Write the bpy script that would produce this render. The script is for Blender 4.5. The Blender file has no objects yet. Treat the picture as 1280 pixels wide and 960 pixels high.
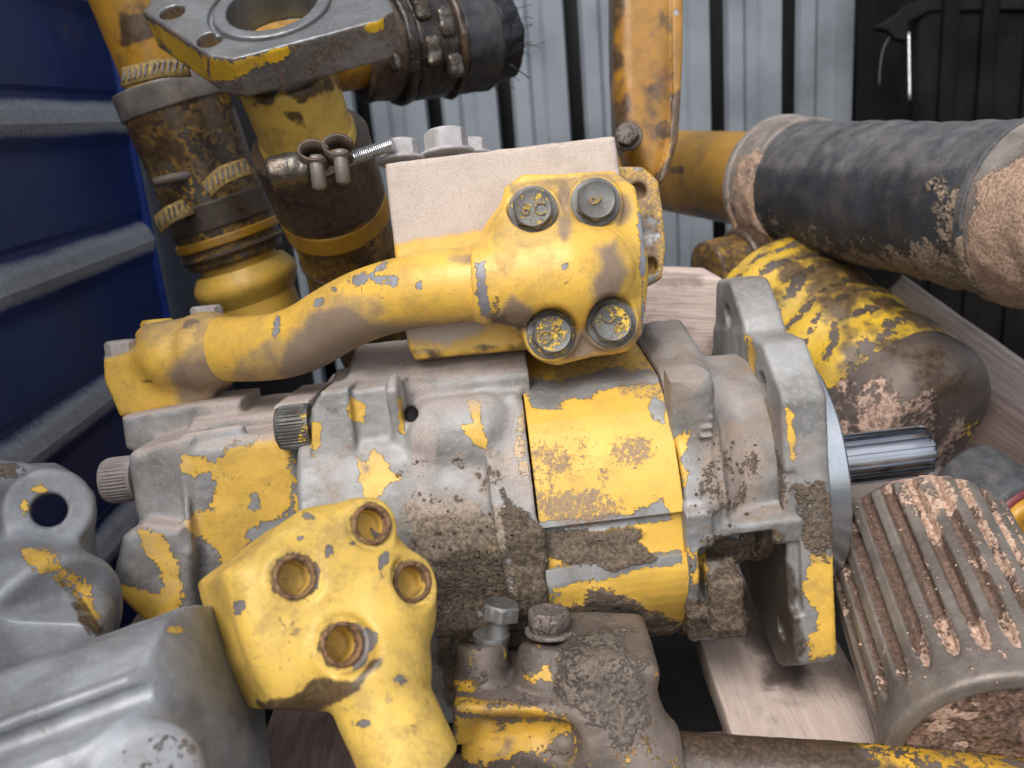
import bpy, math, random
import numpy as np
import openvdb as vdb
from mathutils import Matrix, Vector

# ---------------------------------------------------------------- camera, sky, sun, exposure
SC = bpy.context.scene
HFOV = 60.0
PITCH, ROLL = 17.0, -5.0
F = 640 / math.tan(math.radians(HFOV / 2))          # focal length in photo pixels
CAMH = 1.0
cam_d = bpy.data.cameras.new('camera'); cam = bpy.data.objects.new('camera', cam_d)
SC.collection.objects.link(cam); SC.camera = cam
cam_d.sensor_width = 36; cam_d.lens = 18 / math.tan(math.radians(HFOV / 2))
cam_d.clip_start = 0.02; cam_d.clip_end = 200
cam_d.dof.use_dof = True; cam_d.dof.focus_distance = 0.60; cam_d.dof.aperture_fstop = 7.5
MW = Matrix.Translation((0, 0, CAMH)) @ Matrix.Rotation(math.radians(90 - PITCH), 4, 'X') @ Matrix.Rotation(math.radians(ROLL), 4, 'Z')
cam.matrix_world = MW
M3 = np.array(MW.to_3x3()); MT = np.array(MW.translation)

SUN_EL, SUN_AZ = 52.0, 205.0       # azimuth measured clockwise from +Y: behind the camera, to its left
world = bpy.data.worlds.new('World'); SC.world = world; world.use_nodes = True
wn = world.node_tree; wn.nodes.clear()
wo = wn.nodes.new('ShaderNodeOutputWorld'); wb = wn.nodes.new('ShaderNodeBackground')
sky = wn.nodes.new('ShaderNodeTexSky'); sky.sky_type = 'NISHITA'; sky.sun_disc = False
sky.sun_elevation = math.radians(SUN_EL); sky.sun_rotation = math.radians(SUN_AZ)
sky.air_density = 1.0; sky.dust_density = 4.0; sky.ozone_density = 1.0
whs = wn.nodes.new('ShaderNodeHueSaturation'); whs.inputs['Saturation'].default_value = 0.35   # veiled, near-white sky
wn.links.new(sky.outputs[0], whs.inputs['Color']); wn.links.new(whs.outputs[0], wb.inputs['Color'])
wb.inputs['Strength'].default_value = 0.15
wn.links.new(wb.outputs[0], wo.inputs['Surface'])
sd = bpy.data.lights.new('sun', 'SUN'); sd.energy = 1.0; sd.angle = math.radians(24); sd.color = (1.0, 0.965, 0.92)
sun = bpy.data.objects.new('sun', sd); SC.collection.objects.link(sun)
_e, _a = math.radians(SUN_EL), math.radians(SUN_AZ)
_dir = Vector((math.sin(_a) * math.cos(_e), math.cos(_a) * math.cos(_e), math.sin(_e)))
sun.rotation_euler = _dir.to_track_quat('Z', 'Y').to_euler()
SC.view_settings.view_transform = 'Standard'; SC.view_settings.look = 'None'
SC.view_settings.exposure = 0.62; SC.view_settings.gamma = 1.0; SC.view_settings.use_curve_mapping = False

# ---------------------------------------------------------------- coordinates
# c-space: metres seen from the viewpoint (x right, y up, z towards it); C(u, v, d) = the place d metres away behind photo pixel u, v
A = np.array
def C(u, v, d): return A([(u - 640) * d / F, (480 - v) * d / F, -d])
def W(p): return np.asarray(p) @ M3.T + MT
def WD(p): return np.asarray(p) @ M3.T
def toc(w): return (np.asarray(w) - MT) @ M3
DOWN = toc(A([0, 0, -1.0]) + MT)                    # world down in c-space
def nrm(v): v = np.asarray(v, float); return v / np.linalg.norm(v)
def pix(c): return 640 - F * c[:, 0] / c[:, 2], 480 + F * c[:, 1] / c[:, 2]

class Fr:                                           # a frame: origin, rows of R are its axes in c-space
    def __init__(s, o, x=(1, 0, 0), y=(0, 1, 0)):
        x = nrm(x); y = np.asarray(y, float); y = nrm(y - x * (x @ y)); s.o = np.asarray(o, float); s.R = np.stack([x, y, np.cross(x, y)])
    def c(s, p): return s.o + np.asarray(p) @ s.R
    def l(s, p): return (np.asarray(p) - s.o) @ s.R.T
    def px(s, u, v, d): return s.l(C(u, v, d))
    def dv(s, v): return s.R @ np.asarray(v, float)

# ---------------------------------------------------------------- noise
_rs = np.random.RandomState(7)
_T = _rs.rand(32, 32, 32).astype('f')
def vnoise(P):
    I = np.floor(P).astype(np.int32); f = (P - I).astype('f'); f = f * f * (3 - 2 * f); I &= 31; J = (I + 1) & 31
    x, y, z = f[:, 0], f[:, 1], f[:, 2]
    def g(a, b, c): return _T[a, b, c]
    x0, y0, z0, x1, y1, z1 = I[:, 0], I[:, 1], I[:, 2], J[:, 0], J[:, 1], J[:, 2]
    a = g(x0, y0, z0) * (1 - x) + g(x1, y0, z0) * x; b = g(x0, y1, z0) * (1 - x) + g(x1, y1, z0) * x
    c = g(x0, y0, z1) * (1 - x) + g(x1, y0, z1) * x; d = g(x0, y1, z1) * (1 - x) + g(x1, y1, z1) * x
    return (a * (1 - y) + b * y) * (1 - z) + (c * (1 - y) + d * y) * z
def fbm(P, freq, oct=4):
    P = np.asarray(P) * freq + 13.7; s = 0; a = .5
    for _ in range(oct): s = s + a * vnoise(P); P = P * 2.03 + 5.1; a *= .5
    return s / (1 - .5 ** oct) - .5

# ---------------------------------------------------------------- shapes as distance fields
def _len(x, y, z): return np.sqrt(x * x + y * y + z * z)
def box(c, half, r=.003, R=None):
    c = A(c, float); half = A(half, float); R = np.eye(3) if R is None else np.asarray(R)
    def f(X, Y, Z):
        x, y, z = X - c[0], Y - c[1], Z - c[2]
        q = [abs(R[i, 0] * x + R[i, 1] * y + R[i, 2] * z) - (half[i] - r) for i in range(3)]
        return _len(*[np.maximum(t, 0) for t in q]) + np.minimum(np.maximum(np.maximum(q[0], q[1]), q[2]), 0) - r
    e = np.abs(R.T) @ half
    return f, c - e, c + e
def cyl(p0, p1, r, r2=None, rr=.002):
    p0, p1 = A(p0, float), A(p1, float); r2 = r if r2 is None else r2; L = np.linalg.norm(p1 - p0); a = (p1 - p0) / L
    def f(X, Y, Z):
        x, y, z = X - p0[0], Y - p0[1], Z - p0[2]; t = x * a[0] + y * a[1] + z * a[2]
        q = np.sqrt(np.maximum(x * x + y * y + z * z - t * t, 0)) - (r + (r2 - r) * np.clip(t / L, 0, 1) - rr); w = abs(t - L / 2) - (L / 2 - rr)
        return np.sqrt(np.maximum(q, 0) ** 2 + np.maximum(w, 0) ** 2) + np.minimum(np.maximum(q, w), 0) - rr
    m = max(r, r2) * np.sqrt(np.maximum(1 - a * a, 0)) + 1e-3
    return f, np.minimum(p0, p1) - m, np.maximum(p0, p1) + m
def cap(p0, p1, r, r2=None):
    p0, p1 = A(p0, float), A(p1, float); r2 = r if r2 is None else r2; d = p1 - p0; L2 = max(d @ d, 1e-12)
    def f(X, Y, Z):
        x, y, z = X - p0[0], Y - p0[1], Z - p0[2]; t = np.clip((x * d[0] + y * d[1] + z * d[2]) / L2, 0, 1)
        return _len(x - t * d[0], y - t * d[1], z - t * d[2]) - (r + (r2 - r) * t)
    m = max(r, r2)
    return f, np.minimum(p0, p1) - m, np.maximum(p0, p1) + m
def ell(c, rad, R=None):
    c = A(c, float); rad = A(rad, float); R = np.eye(3) if R is None else np.asarray(R)
    def f(X, Y, Z):
        x, y, z = X - c[0], Y - c[1], Z - c[2]
        q = [(R[i, 0] * x + R[i, 1] * y + R[i, 2] * z) / rad[i] for i in range(3)]
        k = _len(*q); return (k - 1) * min(rad) * np.where(k > 1, 1, 1)
    e = np.abs(R.T) @ rad
    return f, c - e, c + e
def poly2(px_, py_, P):
    P = np.asarray(P, float); n = len(P); d = np.full(px_.shape, 1e9); s = np.ones(px_.shape)
    for i in range(n):
        a, b = P[i], P[i - 1]; ex, ey = b - a; wx, wy = px_ - a[0], py_ - a[1]
        t = np.clip((wx * ex + wy * ey) / (ex * ex + ey * ey + 1e-12), 0, 1)
        d = np.minimum(d, (wx - ex * t) ** 2 + (wy - ey * t) ** 2)
        c1, c2, c3 = py_ >= a[1], py_ < b[1], ex * wy > ey * wx
        s = np.where((c1 & c2 & c3) | (~c1 & ~c2 & ~c3), -s, s)
    return s * np.sqrt(d)                            # negative inside
def prism(o, ex, ey, P, t0, t1, r=.003, ro=0.0):
    """polygon P in the plane (o, ex, ey), extruded from t0 to t1 along ex x ey; r rounds edges, ro grows+rounds the outline"""
    o = A(o, float); ex, ey = nrm(ex), nrm(ey); ez = np.cross(ex, ey); P = np.asarray(P, float)
    def f(X, Y, Z):
        x, y, z = X - o[0], Y - o[1], Z - o[2]
        a = x * ex[0] + y * ex[1] + z * ex[2]; b = x * ey[0] + y * ey[1] + z * ey[2]; t = x * ez[0] + y * ez[1] + z * ez[2]
        a0, b0 = a, b
        q = poly2(a0, b0, P) - ro + r; w = abs(t - (t0 + t1) / 2) - ((t1 - t0) / 2 - r)
        return np.sqrt(np.maximum(q, 0) ** 2 + np.maximum(w, 0) ** 2) + np.minimum(np.maximum(q, w), 0) - r
    K = np.concatenate([o + P[:, :1] * ex + P[:, 1:] * ey + ez * t for t in (t0, t1)])
    return f, K.min(0) - ro, K.max(0) + ro
class Sdf:
    def __init__(s, fr, lo, hi, h):
        s.fr = fr; s.h = h; s.lo = A(lo, float); s.n = np.ceil((A(hi) - s.lo) / h).astype(int) + 1
        s.D = np.full(s.n, .05, 'f'); s.ax = [(s.lo[i] + h * np.arange(s.n[i])).astype('f') for i in range(3)]
    def _sl(s, lo, hi, m):
        a = np.maximum(np.floor((lo - m - s.lo) / s.h).astype(int), 0); b = np.minimum(np.ceil((hi + m - s.lo) / s.h).astype(int) + 1, s.n)
        if (b <= a).any(): return None
        sl = tuple(slice(a[i], b[i]) for i in range(3))
        return sl, s.ax[0][sl[0]][:, None, None], s.ax[1][sl[1]][None, :, None], s.ax[2][sl[2]][None, None, :]
    def add(s, p, k=.004):
        f, lo, hi = p; q = s._sl(lo, hi, k + 3 * s.h)
        if q is None: return s
        sl, X, Y, Z = q; d = f(X, Y, Z); D = s.D[sl]
        if k > 0: hh = np.maximum(k - abs(D - d), 0) / k; s.D[sl] = np.minimum(D, d) - hh * hh * k * .25
        else: s.D[sl] = np.minimum(D, d)
        return s
    def cut(s, p, k=.002):
        f, lo, hi = p; q = s._sl(lo, hi, k + 3 * s.h)
        if q is None: return s
        sl, X, Y, Z = q; d = -f(X, Y, Z); D = s.D[sl]
        hh = np.maximum(k - abs(D - d), 0) / k; s.D[sl] = np.maximum(D, d) + hh * hh * k * .25
        return s
    def tube(s, pts, rs, k=.001, n=6, kj=.004):
        pts = np.asarray(pts, float); rs = np.asarray(rs, float); Q = spline(np.c_[pts, rs], n)
        T = Sdf.__new__(Sdf); T.__dict__ = dict(s.__dict__); T.D = np.full(s.n, .05, 'f')
        for a, b in zip(Q[:-1], Q[1:]): T.add(cap(a[:3], b[:3], a[3], b[3]), k)
        kj = max(kj, 1e-5); hh = np.maximum(kj - abs(s.D - T.D), 0) / kj; s.D = np.minimum(s.D, T.D) - hh * hh * kj * .25
        return s
    def mesh(s):
        b = 3 * s.h; D = np.clip(s.D, -b, b).astype('f')
        for ax in range(3):                          # close the solid at the grid border
            i = [slice(None)] * 3; i[ax] = 0; D[tuple(i)] = b; i[ax] = -1; D[tuple(i)] = b
        g = vdb.FloatGrid(float(b)); g.copyFromArray(np.ascontiguousarray(D))
        v, q = g.convertToQuads(isovalue=0.0)
        v = v * s.h + s.lo; v = s.fr.c(v); q = q.astype(np.int64)
        c = v.mean(0); a = v[q] - c; vol = np.einsum('ij,ij->i', a[:, 0], np.cross(a[:, 1], a[:, 2])).sum() + np.einsum('ij,ij->i', a[:, 0], np.cross(a[:, 2], a[:, 3])).sum()
        if vol < 0: q = q[:, ::-1]
        return M_(v, q)
def spline(P, n):
    P = np.asarray(P, float); Q = np.vstack([2 * P[0] - P[1], P, 2 * P[-1] - P[-2]]); o = []
    for i in range(1, len(Q) - 2):
        for t in np.arange(n) / n:
            a, b, c, d = Q[i - 1], Q[i], Q[i + 1], Q[i + 2]
            o.append(.5 * (2 * b + (c - a) * t + (2 * a - 5 * b + 4 * c - d) * t * t + (3 * b - a - 3 * c + d) * t ** 3))
    return A(o + [P[-1]])

# ---------------------------------------------------------------- meshes (vertices kept in c-space until linked)
class M_:
    def __init__(s, v, q): s.v = np.asarray(v, float); s.q = q; s.a = {}; s.sharp = None
    def normals(s):
        q = s.q if isinstance(s.q, np.ndarray) else A([(f[0], f[len(f) // 4], f[len(f) // 2], f[-1]) if len(f) > 3 else (*f, f[2]) for f in s.q]); v = s.v; fn = np.cross(v[q[:, 2]] - v[q[:, 0]], v[q[:, 3 if q.shape[1] > 3 else 1]] - v[q[:, 1 if q.shape[1] > 3 else 0]])
        N = np.zeros_like(v)
        for k in range(q.shape[1]):
            for j in range(3): N[:, j] += np.bincount(q[:, k], fn[:, j], len(v))
        return N / (np.linalg.norm(N, axis=1)[:, None] + 1e-12)
    def rough(s, amp, freq, oct=4, N=None):
        N = s.normals() if N is None else N; s.v = s.v + N * (amp * 2 * fbm(s.v, freq, oct))[:, None]; return s
    def paint(s, *ops):
        """each op: (layer, '=', value) | (layer, '+'/'-', polygon in photo pixels, soft width px[, limit]) | (layer,'up',gain,offset)"""
        u, v = pix(s.v)
        for op in ops:
            L, k = op[0], op[1]; a = s.a.get(L); a = np.full(len(s.v), -1.0) if a is None else a
            if k == '=': a = np.full(len(s.v), float(op[2]))
            elif k == 'up':
                nz = WD(s.normals())[:, 2]; a = np.maximum(a, nz * op[2] - op[3])
            elif k == 'fn': a = op[2](s.v, a)
            else:
                P = np.asarray(op[2], float); w = (op[3] if len(op) > 3 else 8.) * (2.4 if L == 'paint' else 1.); lim = op[4] if len(op) > 4 else 1.
                lo, hi = P.min(0) - 2 * w, P.max(0) + 2 * w; m = (u > lo[0]) & (u < hi[0]) & (v > lo[1]) & (v < hi[1])
                d = np.full(len(s.v), -1.0)
                if m.any(): d[m] = np.clip(-poly2(u[m], v[m], P) / w, -1, 1)
                a = np.maximum(a, np.minimum(d, lim)) if k == '+' else np.minimum(a, np.maximum(-d, -lim))
            s.a[L] = a
        return s
    def lumps(s, layer, amp, freq=120, oct=4, bias=.5):
        m = np.clip(s.a[layer] * .8 + .4, 0, 1); n = np.clip(fbm(s.v, freq, oct) * 2 + bias, -.2, 2)
        s.v = s.v + s.normals() * (amp * m * n)[:, None]; return s
def E(u, v, ru, rv=None, ang=0, n=16):
    rv = ru if rv is None else rv; t = np.arange(n) / n * 2 * math.pi; a = math.radians(ang)
    x, y = ru * np.cos(t), rv * np.sin(t); return np.c_[u + x * math.cos(a) - y * math.sin(a), v + x * math.sin(a) + y * math.cos(a)]
def merge(*ms):
    vs, qs, n = [], [], 0
    for m in ms: vs.append(m.v); qs += [tuple(int(i) + n for i in f) for f in m.q]; n += len(m.v)
    r = M_(np.vstack(vs), qs); return r
def lathe(fr, prof, n=48, axis=0, mod=None, caps=True):
    """profile [(t, r)] revolved about local axis x of frame; mod(theta, r, t) -> r"""
    th = np.arange(n) / n * 2 * math.pi; v = []; q = []
    for t, r in prof:
        rr = np.full(n, r) if mod is None else mod(th, r, t)
        v.append(np.c_[np.full(n, t), rr * np.cos(th), rr * np.sin(th)])
    m = len(prof); i = np.arange(n); j = (i + 1) % n
    for k in range(m - 1): q.append(np.c_[k * n + i, k * n + j, (k + 1) * n + j, (k + 1) * n + i])
    V = np.vstack(v); q = [tuple(map(int, f)) for f in np.vstack(q)]
    if caps and prof[0][1] > 1e-6: q.append(tuple(range(n))[::-1])
    if caps and prof[-1][1] > 1e-6: q.append(tuple(range((m - 1) * n, m * n)))
    return M_(fr.c(V), q)
def boxm(fr, lo, hi, sub=(1, 1, 1), bev=0.0):
    """box in a frame, subdivided; bevel by pulling rim vertices in"""
    lo, hi = A(lo, float), A(hi, float); vs = []; idx = {}; q = []
    def ticks(a, b, n):
        t = list(np.linspace(a, b, n + 1))
        if bev: t = [a, a + bev] + [x for x in t[1:-1]] + [b - bev, b]
        return t
    T = [ticks(lo[i], hi[i], sub[i]) for i in range(3)]
    def vid(i, j, k):
        key = (i, j, k)
        if key not in idx:
            p = A([T[0][i], T[1][j], T[2][k]])
            if bev:
                on = [p[a] <= lo[a] + 1e-9 or p[a] >= hi[a] - 1e-9 for a in range(3)]
                if sum(on) > 1:
                    f = (1 - 1 / math.sqrt(sum(on)))
                    for a in range(3):
                        if on[a]: p[a] += (bev if p[a] < (lo[a] + hi[a]) / 2 else -bev) * f
            idx[key] = len(vs); vs.append(p)
        return idx[key]
    n = [len(t) - 1 for t in T]
    for ax in range(3):
        b, c = (ax + 1) % 3, (ax + 2) % 3
        for side in (0, n[ax]):
            for i in range(n[b]):
                for j in range(n[c]):
                    def g(di, dj):
                        k = [0, 0, 0]; k[ax] = side; k[b] = i + di; k[c] = j + dj; return vid(*k)
                    f = [g(0, 0), g(1, 0), g(1, 1), g(0, 1)]
                    q.append(tuple(f if side else f[::-1]))
    return M_(fr.c(A(vs)), q)
def sweep(path, prof, up, closed=True, caps=True):
    """closed 2D profile swept along a c-space path; up = reference normal"""
    path = np.asarray(path, float); n = len(prof); v = []; q = []; up = np.asarray(up, float)
    for i, p in enumerate(path):
        t = nrm(path[min(i + 1, len(path) - 1)] - path[max(i - 1, 0)]); u_ = up[i] if up.ndim == 2 else up
        b = nrm(u_ - t * (t @ u_)); s = np.cross(t, b)
        v += [p + s * a + b * c for a, c in prof]
    for i in range(len(path) - 1):
        for k in range(n):
            l = (k + 1) % n; q.append((i * n + k, i * n + l, (i + 1) * n + l, (i + 1) * n + k))
    if caps: q.append(tuple(range(n))[::-1]); q.append(tuple(range((len(path) - 1) * n, len(path) * n)))
    return M_(A(v), q)
def circ(r, n=12): return [(r * math.cos(2 * math.pi * i / n), r * math.sin(2 * math.pi * i / n)) for i in range(n)]
def wire(pts, r, n=10, sub=5, rs=None):
    P = spline(pts, sub); return sweep(P, circ(r, n), (.3, .2, .93))

# ---------------------------------------------------------------- linking objects
def tag(o, label=None, cat=None, group=None, kind=None):
    for k, x in (('label', label), ('category', cat), ('group', group), ('kind', kind)):
        if x: o[k] = x
    return o
def thing(name, base_c, label, cat, group=None, kind=None):
    o = bpy.data.objects.new(name, None); SC.collection.objects.link(o); o.location = W(base_c); o.empty_display_size = .02
    return tag(o, label, cat, group, kind)
def wloc(o):
    l = Vector(o.location)
    while o.parent: o = o.parent; l += Vector(o.location)
    return l
def put(name, m, mat, parent=None, sharp=None, label=None, cat=None, kind=None, smooth=True, group=None):
    v = W(m.v); c = (v.min(0) + v.max(0)) / 2; v = v - c
    me = bpy.data.meshes.new(name)
    if isinstance(m.q, np.ndarray):
        k = m.q.shape[1]; me.vertices.add(len(v)); me.vertices.foreach_set('co', v.astype('f').ravel())
        me.loops.add(m.q.size); me.loops.foreach_set('vertex_index', m.q.astype(np.int32).ravel())
        me.polygons.add(len(m.q)); me.polygons.foreach_set('loop_start', np.arange(0, m.q.size, k, dtype=np.int32))
        me.update(calc_edges=True)
    else:
        me.from_pydata([tuple(x) for x in v], [], m.q); me.update()
    me.polygons.foreach_set('use_smooth', np.full(len(me.polygons), smooth))
    if sharp: me.set_sharp_from_angle(angle=math.radians(sharp))
    for L in ('paint', 'dust_or_sheen', 'mud', 'oil'):
        a = m.a.get(L)
        if a is not None:
            at = me.attributes.new(L, 'FLOAT', 'POINT'); at.data.foreach_set('value', (np.asarray(a) + 2.0).astype('f'))
    me.materials.append(mat)
    o = bpy.data.objects.new(name, me); SC.collection.objects.link(o)
    if parent is not None: o.parent = parent; o.location = Vector(c) - wloc(parent)
    else: o.location = c
    return tag(o, label, cat, group, kind)
def clone(o, parent, fr_from, fr_to):
    """copy of a part placed by moving frame fr_from onto frame fr_to"""
    c = o.copy(); SC.collection.objects.link(c); c.parent = parent
    R = (M3 @ fr_to.R.T) @ (M3 @ fr_from.R.T).T; p = W(fr_to.o) + R @ (A(wloc(o)) - W(fr_from.o))
    c.matrix_basis = Matrix.Translation(Vector(p) - (wloc(parent) if parent else Vector((0, 0, 0)))) @ Matrix([list(r) for r in R]).to_4x4() @ o.matrix_basis.to_3x3().to_4x4()
    return c

# ---------------------------------------------------------------- materials
class N:
    def __init__(s, name):
        s.m = bpy.data.materials.new(name); s.m.use_nodes = True; s.t = s.m.node_tree; s.t.nodes.clear()
        s.out = s.n('ShaderNodeOutputMaterial'); s.b = s.n('ShaderNodeBsdfPrincipled'); s.l(s.b.outputs[0], s.out.inputs['Surface'])
    def n(s, t, **k):
        x = s.t.nodes.new(t)
        for a, b in k.items(): setattr(x, a, b)
        return x
    def l(s, a, b): s.t.links.new(a, b)
    def inp(s, i, v):
        if hasattr(v, 'is_linked') or hasattr(v, 'links'): s.l(v, i)
        else: i.default_value = (*v, 1) if isinstance(v, tuple) and len(v) == 3 and i.type == 'RGBA' else v
    def ma(s, op, a, b=0.0, c=None, clamp=False):
        x = s.n('ShaderNodeMath', operation=op, use_clamp=clamp); s.inp(x.inputs[0], a); s.inp(x.inputs[1], b)
        if c is not None: s.inp(x.inputs[2], c)
        return x.outputs[0]
    def mix(s, f, a, b):
        x = s.n('ShaderNodeMix', data_type='RGBA'); s.inp(x.inputs[0], f); s.inp(x.inputs[6], a); s.inp(x.inputs[7], b); return x.outputs[2]
    def mixf(s, f, a, b):
        x = s.n('ShaderNodeMix', data_type='FLOAT'); s.inp(x.inputs[0], f); s.inp(x.inputs[2], a); s.inp(x.inputs[3], b); return x.outputs[0]
    def pos(s):
        if not hasattr(s, '_p'): s._p = s.n('ShaderNodeNewGeometry').outputs['Position']
        return s._p
    def noise(s, sc, det=4, ro=.55, vec=None, dist=0.0):
        x = s.n('ShaderNodeTexNoise'); x.inputs['Scale'].default_value = sc; x.inputs['Detail'].default_value = det; x.inputs['Roughness'].default_value = ro; x.inputs['Distortion'].default_value = dist
        s.l(s.pos() if vec is None else vec, x.inputs['Vector']); return x.outputs['Fac']
    def att(s, name):
        x = s.n('ShaderNodeAttribute', attribute_name=name); v = x.outputs['Fac']     # stored +2 so that a missing layer (0) reads -2
        return s.ma('SUBTRACT', v, 2.0)
    def ss(s, v, lo, hi):
        x = s.n('ShaderNodeMapRange', interpolation_type='SMOOTHSTEP'); s.inp(x.inputs[0], v); x.inputs[1].default_value = lo; x.inputs[2].default_value = hi; return x.outputs[0]
    def mul(s, a, b): return s.ma('MULTIPLY', a, b)
    def bump(s, h, dist, strength=1.0, prev=None):
        x = s.n('ShaderNodeBump'); x.inputs['Distance'].default_value = dist; x.inputs['Strength'].default_value = strength; s.l(h, x.inputs['Height'])
        if prev is not None: s.l(prev, x.inputs['Normal'])
        return x.outputs[0]

YEL = (0.72, 0.44, 0.075)
def worn(name, metal=(.335, .335, .335), metal2=(.19, .187, .18), met=.3, mrough=.5, paint=YEL, prough=.42, chips=.5, oilc=(.035, .022, .014), oilr=.3,
         dust_or_sheen_c=(.56, .47, .42), mudc=(.085, .064, .045), mudc2=(.20, .15, .108), pstain=.35, pstc=(.30, .17, .04), bump=.0006, pvar=.18, ragged=.9, freq=70, wet=.35, edge=(.10, .075, .05), speck=.35, dn=(1.2, 0.0, .8), dw=.55, edgew=1.3, cavity=.75, cavc=(.12, .088, .058), film=.3):
    n = N(name)
    big, mid, fine, grit = n.noise(freq * .35, 3), n.noise(freq, 6, .6), n.noise(freq * 5, 5, .6), n.noise(freq * 14, 3, .6)
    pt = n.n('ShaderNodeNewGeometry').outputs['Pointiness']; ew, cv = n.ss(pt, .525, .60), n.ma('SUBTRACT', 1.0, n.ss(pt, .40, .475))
    p = n.ma('SUBTRACT', n.att('paint'), n.mul(n.mul(ew, edgew), n.ss(mid, .42, .58))); rag = n.ma('ADD', n.mul(n.ma('SUBTRACT', mid, .5), ragged * 2.2), n.mul(n.ma('SUBTRACT', fine, .5), ragged * 1.5))
    ps = n.ma('ADD', p, rag); pm = n.ss(ps, -.03, .03)
    ch = n.ss(n.noise(freq * 1.6, 5, .62, dist=.3), .645 - .06 * (chips - .5), .655 - .06 * (chips - .5))     # small flaked-off spots
    ch = n.mul(ch, n.ss(big, .5, .6)); pm = n.mul(pm, n.ma('SUBTRACT', 1.0, n.mul(ch, chips)))
    rim = n.mul(n.ss(ps, -.12, -.03), n.ma('SUBTRACT', 1.0, pm))                # primer / rust line around a chip
    met_c = n.mix(n.ss(big, .35, .65), metal, metal2); met_c = n.mix(n.mul(n.ss(fine, .5, .7), .35), met_c, tuple(min(1, x * 1.45) for x in metal))
    met_c = n.mix(n.mul(rim, .35), met_c, edge)
    pc = n.mix(n.ss(big, .3, .7), tuple(x * (1 - pvar) for x in paint), tuple(min(1, x * (1 + pvar * .6)) for x in paint))
    pc = n.mix(n.mul(n.ss(n.noise(freq * .9, 7, .7), .53, .72), pstain), pc, pstc)
    pc = n.mix(n.mul(n.ss(grit, .66, .74), speck), pc, (.20, .13, .05)); pc = n.mix(n.mul(n.ma('SUBTRACT', 1.0, n.ss(ps, .0, .22)), .5), pc, tuple(x * .55 for x in paint))
    col = n.mix(pm, n.mix(n.mul(ew, .35), met_c, tuple(min(1, x * 1.7) for x in metal)), pc)
    rough = n.mixf(pm, n.ma('ADD', mrough - .1, n.mul(fine, .25)), n.ma('ADD', prough - .08, n.mul(mid, .2)))
    sl_ = n.ma('ABSOLUTE', n.ma('SUBTRACT', n.noise(freq * .8, 2, .5, dist=1.5), .5)); scr = n.mul(n.ma('SUBTRACT', 1.0, n.ss(sl_, .0015, .005)), n.ss(n.noise(freq * .5, 3), .52, .60))
    col = n.mix(n.mul(scr, .6), col, edge)
    fl_ = n.mul(n.ss(n.ma('ADD', n.noise(freq * .6, 8, .68), n.mul(n.ma('SUBTRACT', fine, .5), .25)), .44, .68), film); col = n.mix(fl_, col, cavc)
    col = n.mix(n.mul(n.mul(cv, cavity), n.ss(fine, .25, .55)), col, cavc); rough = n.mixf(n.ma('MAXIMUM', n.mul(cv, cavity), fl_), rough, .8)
    o_ = n.ss(n.ma('ADD', n.att('oil'), n.mul(n.ma('SUBTRACT', mid, .5), 3.0)), -.35, .35)
    col = n.mix(n.mul(o_, .93), col, n.mix(n.ss(fine, .35, .7), oilc, tuple(x * 2.6 for x in oilc))); rough = n.mixf(o_, rough, n.ma('ADD', oilr - .1, n.mul(fine, .3)))
    d_ = n.ss(n.ma('ADD', n.ma('ADD', n.att('dust_or_sheen'), n.mul(n.ma('SUBTRACT', fine, .5), dn[1])), n.ma('ADD', n.mul(n.ma('SUBTRACT', mid, .5), dn[0]), n.mul(n.ma('SUBTRACT', grit, .5), dn[2]))), -dw, dw)
    dc = n.mix(n.ss(grit, .35, .7), tuple(x * .78 for x in dust_or_sheen_c), dust_or_sheen_c); dc = n.mix(n.mul(n.ss(n.noise(freq * .5, 7, .65), .45, .66), .45), dc, tuple(x * .62 for x in dust_or_sheen_c))
    dc = n.mix(n.mul(n.ss(fine, .60, .68), .45), dc, tuple(x * .5 for x in dust_or_sheen_c))
    col = n.mix(n.mul(d_, .93), col, dc); rough = n.mixf(d_, rough, .9)
    m_ = n.ss(n.ma('ADD', n.att('mud'), n.ma('ADD', n.mul(n.ma('SUBTRACT', mid, .5), 2.2), n.mul(n.ma('SUBTRACT', fine, .5), 1.3))), -.18, .12)
    mc = n.mix(n.ss(fine, .35, .65), mudc, mudc2); mc = n.mix(n.ss(grit, .6, .75), mc, tuple(x * 1.35 for x in mudc2))
    col = n.mix(m_, col, mc); rough = n.mixf(m_, rough, n.mixf(n.ss(big, .5, .62), .85, wet))
    n.l(col, n.b.inputs['Base Color']); n.l(rough, n.b.inputs['Roughness'])
    nm = n.ma('MULTIPLY', n.ma('SUBTRACT', 1.0, n.ma('MAXIMUM', pm, n.ma('MAXIMUM', m_, n.ma('MAXIMUM', d_, o_)))), met)
    n.l(nm, n.b.inputs['Metallic'])
    h = n.ma('ADD', n.mul(pm, 1.0), n.mul(grit, .35)); h = n.ma('ADD', h, n.mul(fine, .25))
    h = n.ma('ADD', h, n.mul(m_, n.ma('ADD', n.mul(fine, 2.8), n.mul(grit, 1.4)))); h = n.ma('ADD', h, n.mul(d_, n.mul(grit, .5)))
    n.l(n.bump(h, bump), n.b.inputs['Normal'])
    return n.m
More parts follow.
